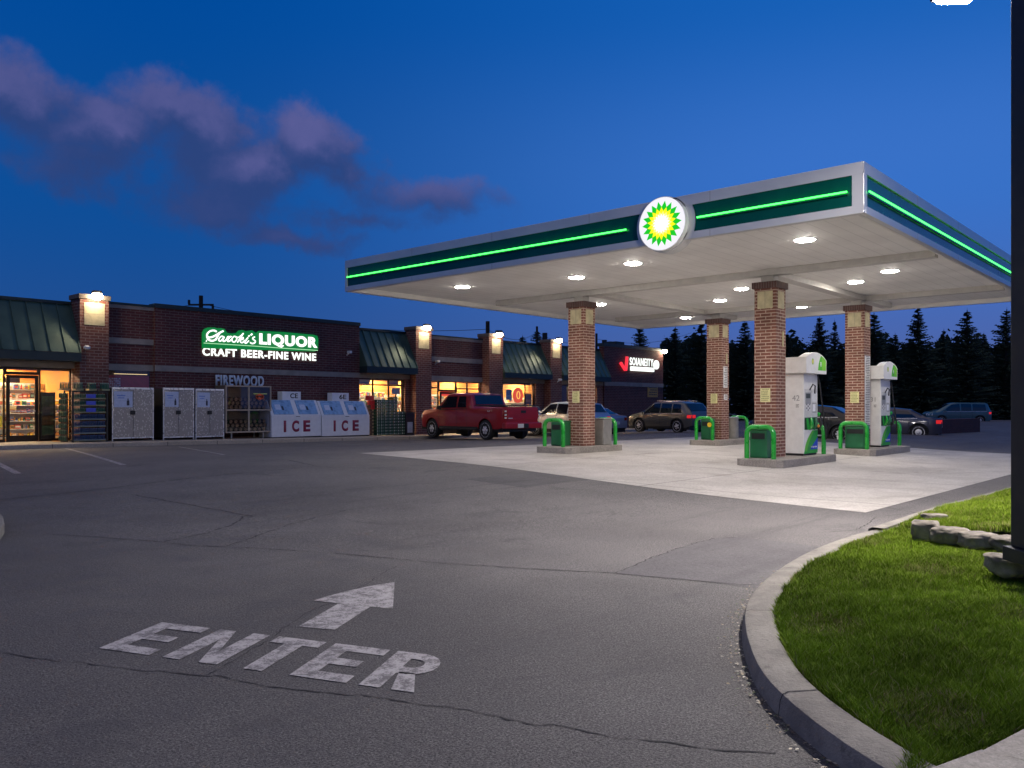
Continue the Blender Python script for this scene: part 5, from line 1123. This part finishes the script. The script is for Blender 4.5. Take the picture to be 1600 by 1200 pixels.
def conifer(px, ty, dist, label, r, seed, tr=False):
    d = ray(px, ty); X, Y = d[0]*dist, d[1]*dist; H = EYE+d[2]*dist+.3; key = seed
    t = thing('conifer_tree', label, 'tree', (X, Y, -.3), random.Random(px).uniform(0, 6), 'dark conifers behind the forecourt')
    if key not in crowns:
        a = MB().tube([(0, 0, 0), (0, 0, 10)], [.22, .03], 7).build('trunk', M['trunk'], t); b = make_crown(seed, 10, 2.9).build('crown', M['conifer'], t); crowns[key] = (a, b)
    else:
        for o in crowns[key]: c = o.copy(); COL.objects.link(c); c.parent = t
    q_ = random.Random(px*3); t.scale = (H/10*r*q_.uniform(.85, 1.25), H/10*r*q_.uniform(.85, 1.25), H/10); t.rotation_euler.x = q_.uniform(-.03, .03); t.rotation_euler.y = q_.uniform(-.03, .03); return t
TR = [(999, 506, 78, 'broad dark conifer rising behind the end block roof', 1.25, 1), (1052, 511, 70, 'dark conifer right of the glaring corner lamp', 1.0, 2), (1095, 504, 66, 'dense conifer just left of the small far column', 1.15, 3), (1166, 502, 64, 'dense conifer between the far column and the nearest column', 1.2, 4), (1232, 520, 72, 'lower conifer peeking right of the nearest column', .9, 1), (1275, 495, 66, 'wide conifer above the nearest dispenser', 1.1, 2), (1308, 500, 74, 'thin pointed conifer left of the right column', .72, 3), (1368, 489, 60, 'conifer just right of the right column', 1.0, 4), (1403, 521, 70, 'short conifer above the blue grey sedan', .9, 1), (1438, 480, 58, 'tall open conifer, first of three at the right', 1.05, 2), (1473, 515, 66, 'short conifer between two tall ones at the right', .85, 3), (1509, 484, 56, 'tall conifer, second of three at the right', 1.0, 4), (1541, 520, 66, 'short dark conifer beside the black pole', .9, 1), (1570, 483, 56, 'tall conifer nearest the black pole', 1.0, 2), (1625, 500, 60, 'conifer hidden mostly behind the black pole', 1.1, 3),
    (839, 516, 92, 'small conifer above the third awning', 1.1, 4), (815, 525, 98, 'faint low conifer left of the small conifer over the awning', 1.3, 1), (1680, 480, 60, 'conifer beyond the right picture edge', 1.1, 4)]
for a in TR:
    a = list(a)
    if a[0] > 1030: a[2] *= 1.38
    conifer(*a)
# far wood as one mass of leaf clumps
k = MB(); rnd = random.Random(11)
for i in range(52000):
    px = rnd.uniform(1030, 1760); u = (px-1030)/730; dist = rnd.uniform(98, 124); top_ = 541+6*math.sin(px*.045)+5*math.sin(px*.13+1)+3*math.sin(px*.41)+rnd.uniform(-7, 7)
    d = ray(px, 0); X, Y = d[0]*dist, d[1]*dist; zt_ = EYE+(Y0-top_)/F*111; z = zt_*(rnd.random()**.6); s_ = rnd.uniform(.16, .5)
    a = rnd.uniform(0, PI); b = rnd.uniform(-1, 1); v = Vector((math.cos(a), math.sin(a), b*.4))*s_; w = Vector((-math.sin(a)*.4, math.cos(a)*.4, 1)).normalized()*s_*.7
    c = Vector((X, Y, z-.3)); k.face([c-v, c-w*.4, c+v, c+w])
tag(k.build('far_wood', M['conifer']), 'dark mass of woodland behind the conifers', 'wood', kind='stuff')
struct(MB().box(-200, 1100, 150, 1100, -.3, .0).build('far_ground', M['far_grass']))
struct(MB().face([(86, -60, -.06), (900, -600, -.06), (900, 149, -.06), (90, 60, -.06), (84, 30, -.06)]).build('grass_verge', M['far_grass']))
# utility poles and wires
def upole(px, ty, dist, label, arm=True, r=.16):
    d = ray(px, ty); X, Y, H = d[0]*dist, d[1]*dist, EYE+d[2]*dist; t = thing('utility_pole', label, 'utility pole', (X, Y, 0), TH-PI/2, 'wooden utility poles')
    MB().tube([(0, 0, 0), (0, 0, H)], [r*1.2, r], 8).build('post', M['trunk'], t)
    if arm: MB().box(-.95, .95, -.06, .06, H-.75, H-.62).build('crossarm', M['trunk'], t); MB().cyl((-.9, 0, H-.62), .1, .3, 8).cyl((.9, 0, H-.75), .1, -.3, 8).build('insulator', M['black'], t)
    else: MB().cyl((.85, 0, H-1.6), .28, .9, 10).build('transformer', M['black'], t); MB().box(0, .8, -.04, .04, H-1.3, H-1.2).build('bracket', M['black'], t)
    return Vector((X, Y, H-.6))
p1 = upole(314, 462, 62, 'utility pole with crossarm above the main brick wall', True); p2 = upole(762, 502, 62, 'utility pole with transformer above the second entrance', False, .15)
p3 = upole(839, 510, 88, 'bare utility pole beside the small conifer', False, .12); p4 = upole(932, 521, 88, 'utility pole right of the left brick column', False, .12)
wr_ = MB()
d = ray(-80, 470); pL = Vector((d[0]*60, d[1]*60, EYE+d[2]*60)); d = ray(1080, 520); pR = Vector((d[0]*100, d[1]*100, EYE+d[2]*100))
for dz in (0, -.7):
    chain = [pL, p1, p2, p3, p4, pR]
    for a, b in zip(chain, chain[1:]):
        wr_.tube([(a+(b-a)*u+Vector((0, 0, dz-3.2*u*(1-u)))) for u in [i/10 for i in range(11)]], .022, 4, cap=False)
tag(wr_.build('overhead_wires', M['black']), 'thin overhead wires strung between the utility poles', 'wires')
# ------------------------------------------------------------------ near right: kerb, lawn, boulders, lamp pole
out_ = [(10.6, 2.95), (9.39, 2.92), (8.46, 2.98), (7.86, 2.98), (7.2, 2.93), (6.6, 2.85), (6.0, 2.74), (5.43, 2.6), (5.03, 2.46), (4.71, 2.32), (4.24, 2.06), (3.79, 1.78), (3.6, 1.62), (3.46, 1.47), (3.33, 1.33), (3.2, 1.18), (3.02, .9), (2.85, .55), (2.7, .1), (2.6, -.6), (2.55, -2)]
def resample(pts, step):
    pts = [Vector(p) for p in pts]; out = [pts[0]]; 
    for a, b in zip(pts, pts[1:]):
        n = max(1, int((b-a).length/step)); out += [a+(b-a)*i/n for i in range(1, n+1)]
    for _ in range(6): out = [out[0]]+[(out[i-1]+out[i]*2+out[i+1])/4 for i in range(1, len(out)-1)]+[out[-1]]
    return out
KO = resample(out_, .12); KH = .108; KW = .20
rows = []
for i, v in enumerate(KO):
    d = (KO[min(i+1, len(KO)-1)]-KO[max(i-1, 0)]).normalized(); nn = Vector((-d.y, d.x)); nn = nn if True else nn
    if nn.dot(Vector((1, -1))) < 0: nn = -nn
    rows.append([(*(v+nn*o_), z_) for o_, z_ in ((-.012, -.03), (0, .0), (.008, KH*.62), (.02, KH*.9), (.045, KH), (KW-.02, KH+.006), (KW, KH-.01), (KW, -.03))])
struct(MB().grid(rows).build('kerb', M['concrete'], smooth=True))
KI = [Vector(r[6][:2]) for r in rows]
for i in (18, 33, 44, 55, 66, 80):       # expansion joints of the kerb
    if i < len(rows):
        v = rows[i]; mb = MB(); dd = (KO[i]-KO[i-1]).normalized()*.004
        for a, b in zip(v[1:6], v[2:7]): mb.face([(a[0]-dd.x, a[1]-dd.y, a[2]+.0025), (b[0]-dd.x, b[1]-dd.y, b[2]+.0025), (b[0]+dd.x, b[1]+dd.y, b[2]+.0025), (a[0]+dd.x, a[1]+dd.y, a[2]+.0025)])
        struct(mb.build('kerb_joint', M['crack']))
# sidewalk slabs at the very front
sw = [(3.04, .90), (3.20, .86), (3.50, .74), (3.86, .64), (4.6, .40), (4.6, -2), (2.75, -2), (2.80, .2)]
struct(MB().face([(x, y, .118) for x, y in [(3.06, .86), (3.16, .83), (3.46, .735), (3.43, -.1), (2.95, -.1), (3.0, .5)]]).build('sidewalk_slab', M['slab'])); struct(MB().face([(x, y, .114) for x, y in [(3.47, .73), (3.84, .65), (4.9, .42), (4.8, -1.5), (3.46, -1.5)]]).build('sidewalk_slab', M['slab']))
struct(MB().face([(x, y, .055) for x, y in [(2.8, 1.0), (5, .6), (5, -2), (2.7, -2)]]).build('soil_strip', M['soil']))
def lawn_h(x, y): return .078+.012*math.sin(x*3.1)*math.sin(y*2.7)
lawn = [tuple(v) for v in KI if v.y > .90 and v.x < 9.3]+[(3.02, .90), (3.16, .86), (3.48, .75), (3.86, .67), (5.2, .35), (7.6, -.3), (9.2, -.6), (9.6, 1.0)]
lx = [p_[0] for p_ in lawn]; ly = [p_[1] for p_ in lawn]
def inside(x, y, poly):
    c = False; j = len(poly)-1
    for i in range(len(poly)):
        xi, yi = poly[i]; xj, yj = poly[j]
        if (yi > y) != (yj > y) and x < (xj-xi)*(y-yi)/(yj-yi)+xi: c = not c
        j = i
    return c
def np_inside(X, Y, poly):
    c = np.zeros(len(X), bool); j = len(poly)-1
    for i in range(len(poly)):
        xi, yi = poly[i]; xj, yj = poly[j]
        if yi != yj: m_ = ((yi > Y) != (yj > Y)) & (X < (xj-xi)*(Y-yi)/(yj-yi)+xi); c ^= m_
        j = i
    return c
def lawn_mesh(poly, hf, name):
    bm = bmesh.new(); vs = [bm.verts.new((x, y, 0)) for x, y in poly]; bm.faces.new(vs); bmesh.ops.triangulate(bm, faces=bm.faces)
    for _ in range(4): bmesh.ops.subdivide_edges(bm, edges=[e for e in bm.edges if e.calc_length() > .35], cuts=1, use_grid_fill=True); bmesh.ops.triangulate(bm, faces=bm.faces)
    for v in bm.verts: v.co.z = hf(v.co.x, v.co.y)
    bmesh.ops.recalc_face_normals(bm, faces=bm.faces)
    me = bpy.data.meshes.new(name); bm.to_mesh(me); bm.free(); me.materials.append(M['soil']); o = bpy.data.objects.new(name, me); COL.objects.link(o); return struct(o)
lawn_mesh(lawn, lawn_h, 'lawn_soil')
# upper bed behind the boulders
up = [(9.25, 2.75), (10.2, 2.80), (11.0, 2.84), (12.0, 2.78), (13.2, 2.70), (14.8, 2.66), (16.5, 2.6), (16.5, -1.5), (9.4, -1.0), (9.0, 1.5), (8.9, 2.3)]
def up_h(x, y): return .12+.10*ss((2.8-y)/1.4)
lawn_mesh(up, up_h, 'upper_lawn_soil')
mb = MB(); kk = resample([(8.9, 2.93), (10.2, 2.93), (11.0, 2.95), (12.0, 2.90), (13.2, 2.82), (14.8, 2.76), (18, 2.7)], .3)
struct(mb.grid([[(v.x, v.y+o_, z_) for o_, z_ in ((.02, 0), (.01, .12), (-.03, .14), (-.15, .14), (-.15, .05))] for v in kk]).build('kerb', M['concrete'], smooth=True))
def blades(poly, hf, n, hmin, hmax, name, seed, tip=1., near=None):
    r_ = np.random.RandomState(seed); xa, xb = min(p_[0] for p_ in poly), max(p_[0] for p_ in poly); ya, yb = min(p_[1] for p_ in poly), max(p_[1] for p_ in poly)
    X, Y = r_.uniform(xa, xb, n*3), r_.uniform(ya, yb, n*3); ok = np_inside(X, Y, poly)
    Z = X*CS+Y*SN; PXX = 800+F*(X*SN-Y*CS)/np.maximum(Z, .1); ok &= (PXX < 1720) & (Z > 1.5)
    if near: ok &= (r_.rand(len(X)) < np.clip((near/Z)**1.3, .12, 1))
    X, Y = X[ok], Y[ok]; N = len(X)
    cl = np.sin(X*5.3+1)*np.sin(Y*6.1)+.6*np.sin(X*13+Y*9)*np.sin(Y*15-X*4)+.5*r_.randn(N)
    H = (hmin+(hmax-hmin)*r_.rand(N))*(1+.28*cl); H = np.clip(H, .02, .15)
    A = r_.rand(N)*2*PI; Wd = r_.uniform(.0016, .0034, N); ln = r_.uniform(.15, .85, N)*H; B = A+r_.normal(0, .7, N)
    zz_ = np.array([hf(a, b) for a, b in zip(X, Y)])
    px_, py_ = -np.sin(A)*Wd, np.cos(A)*Wd; V = np.zeros((N, 5, 3))
    V[:, 0] = np.stack([X-px_, Y-py_, zz_-.01], 1); V[:, 1] = np.stack([X+px_, Y+py_, zz_-.01], 1)
    mx_, my_ = X+np.cos(B)*ln*.35, Y+np.sin(B)*ln*.35
    V[:, 2] = np.stack([mx_+px_*.8, my_+py_*.8, zz_+H*.62], 1); V[:, 3] = np.stack([mx_-px_*.8, my_-py_*.8, zz_+H*.62], 1)
    V[:, 4] = np.stack([X+np.cos(B)*ln, Y+np.sin(B)*ln, zz_+H], 1)
    me = bpy.data.meshes.new(name); me.vertices.add(N*5); me.vertices.foreach_set('co', V.reshape(-1))
    me.loops.add(N*7); idx = (np.arange(N)*5)[:, None]+np.array([0, 1, 2, 3, 3, 2, 4])[None]; me.loops.foreach_set('vertex_index', idx.reshape(-1).astype(np.int32))
    me.polygons.add(N*2); st = (np.arange(N)*7)[:, None]+np.array([0, 4])[None]; me.polygons.foreach_set('loop_start', st.reshape(-1).astype(np.int32))
    me.update(); 
    tone = r_.rand(N); dry = (r_.rand(N) < .05+.25*(np.sin(X*2.9)*np.sin(Y*3.7+1) > .72)); pt = .5+.35*np.sin(X*1.7+.5)*np.sin(Y*2.3+2)+.1*cl
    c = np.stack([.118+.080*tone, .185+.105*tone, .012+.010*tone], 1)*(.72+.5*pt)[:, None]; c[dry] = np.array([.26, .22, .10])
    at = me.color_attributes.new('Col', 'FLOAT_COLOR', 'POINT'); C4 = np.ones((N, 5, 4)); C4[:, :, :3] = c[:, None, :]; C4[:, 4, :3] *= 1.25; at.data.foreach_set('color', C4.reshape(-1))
    me.materials.append(M['grass']); o = bpy.data.objects.new(name, me); COL.objects.link(o); return o
M['grass'] = P('grass_blade', (.1, .2, .03), .8, spec=.12, attr=True, var=.15, vs=2.)
M['grass'].node_tree.nodes['Principled BSDF'].inputs['Transmission Weight'].default_value = 0.
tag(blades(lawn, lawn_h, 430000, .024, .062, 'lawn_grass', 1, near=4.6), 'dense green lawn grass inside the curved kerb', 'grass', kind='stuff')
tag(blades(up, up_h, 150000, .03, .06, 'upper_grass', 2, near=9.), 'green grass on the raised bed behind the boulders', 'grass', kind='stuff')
# tufts spilling over the kerb
rnd = random.Random(5)
def boulder(px, py, sx, sy, sz, seed, label, z=.16, name='boulder', cat='boulder', grp='boulders edging the raised bed', rz=0, cube=.0):
    x, y = gp(px, py, z); bm = bmesh.new(); bmesh.ops.create_icosphere(bm, subdivisions=4, radius=1); r_ = random.Random(seed); off = Vector((r_.random()*9, r_.random()*9, r_.random()*9))
    from mathutils import noise
    for v in bm.verts:
        n_ = v.co.normalized(); q = Vector([math.copysign(abs(c)**.55, c) for c in n_]); k_ = 1+.20*noise.noise(q*1.3+off)+.10*noise.noise(q*3.4+off)+.05*abs(noise.noise(q*7+off))+.02*noise.noise(q*12+off)
        v.co = Vector((q.x*sx*k_, q.y*sy*k_, q.z*sz*k_*(.68 if q.z > 0 else 1)))
    me = bpy.data.meshes.new(name); bm.to_mesh(me); bm.free(); me.materials.append(M['boulder'])
    for p_ in me.polygons: p_.use_smooth = True
    o = bpy.data.objects.new(name, me); COL.objects.link(o); o.location = (x, y, z); o.rotation_euler = (0, 0, rz); return tag(o, label, cat, grp)
boulder(1446, 826, .115, .12, .115, 1, 'leftmost angular grey boulder at the kerb', .24, rz=.3); boulder(1484, 834, .15, .12, .095, 2, 'rounded flat boulder second from the kerb', .22, rz=-.7)
boulder(1530, 842, .17, .12, .085, 3, 'wide low boulder third from the kerb', .21, rz=-.75); boulder(1575, 847, .16, .12, .08, 4, 'low boulder just left of the pole base', .20, rz=-.7)
boulder(1460, 808, .13, .09, .06, 8, 'small flat stone behind the leftmost boulder', .17, rz=-.6)
boulder(1580, 880, .15, .15, .10, 5, 'worn stone block under the pole base, left one', .24, 'stone_block', 'stone block', 'stone blocks under the pole', rz=-.85)
boulder(1655, 884, .20, .16, .11, 6, 'worn stone block under the pole base at the picture edge', .24, 'stone_block', 'stone block', 'stone blocks under the pole', rz=-.85)
x, y = gp(1612, 866, .36); lp = thing('lamp_pole', 'black square lamp pole at the right edge with a glaring lamp above', 'lamp pole', (x, y, .30), TH-PI/2)
MB().box(-.13, .17, -.13, .13, 0, .10).build('base_plate', M['pole'], lp, bevel=.006); MB().box(-.09, .13, -.10, .10, .10, 5.9).build('pole', M['pole'], lp, bevel=.01)
lh = Vector((9.23, 2.13, 5.585)); inv = lp.matrix_basis.copy()
from mathutils import Euler
Mi = (Matrix.Translation(lp.location) @ Euler(lp.rotation_euler).to_matrix().to_4x4()).inverted(); q = Mi @ lh
MB().tube([(0.02, 0, 5.5), (q.x, q.y, q.z+.10)], .035, 8).build('arm', M['pole'], lp)
hd_ = MB().box(q.x-.2, q.x+.2, q.y-.28, q.y+.28, q.z+.02, q.z+.16).build('lamp_head', M['pole'], lp, bevel=.03); MB().box(q.x-.16, q.x+.16, q.y-.2, q.y+.2, q.z-.02, q.z+.018).build('lamp_lens', M['pole_lens'], hd_)
# kerb tip at the left picture edge
lk = [gp(-700, 770), gp(-4, 812), gp(5, 822), gp(7, 833), gp(0, 845), gp(-700, 905)]
struct(MB().prism([(x, y) for x, y in reversed(lk)], -.02, .12).build('kerb', M['concrete'], bevel=.02))
# litter of leaves and grit in the gutter
rnd = random.Random(9); k = MB()
for i in range(1100):
    j = rnd.randrange(8, len(KO)-4); v = KO[j]; d = (KO[j+1]-KO[j-1]).normalized(); nn = Vector((-d.y, d.x)); nn = nn if nn.dot(Vector((-1, 1))) > 0 else -nn
    c = v+nn*abs(rnd.gauss(.02, .05))+d*rnd.uniform(-.06, .06); a = rnd.uniform(0, 6.3); s_ = rnd.uniform(.003, .014)
    k.face([(c.x+math.cos(a+b)*s_*f_, c.y+math.sin(a+b)*s_*f_, .008+rnd.random()*.004) for b, f_ in ((0, 1), (2, .6), (3.3, 1), (4.6, .5))], rnd.choice([(.30, .24, .14), (.16, .11, .06), (.4, .36, .28), (.06, .09, .02)]))
tag(k.build('gutter_debris', M['attr']), 'dry leaf bits and grit along the kerb gutter', 'debris', kind='stuff')
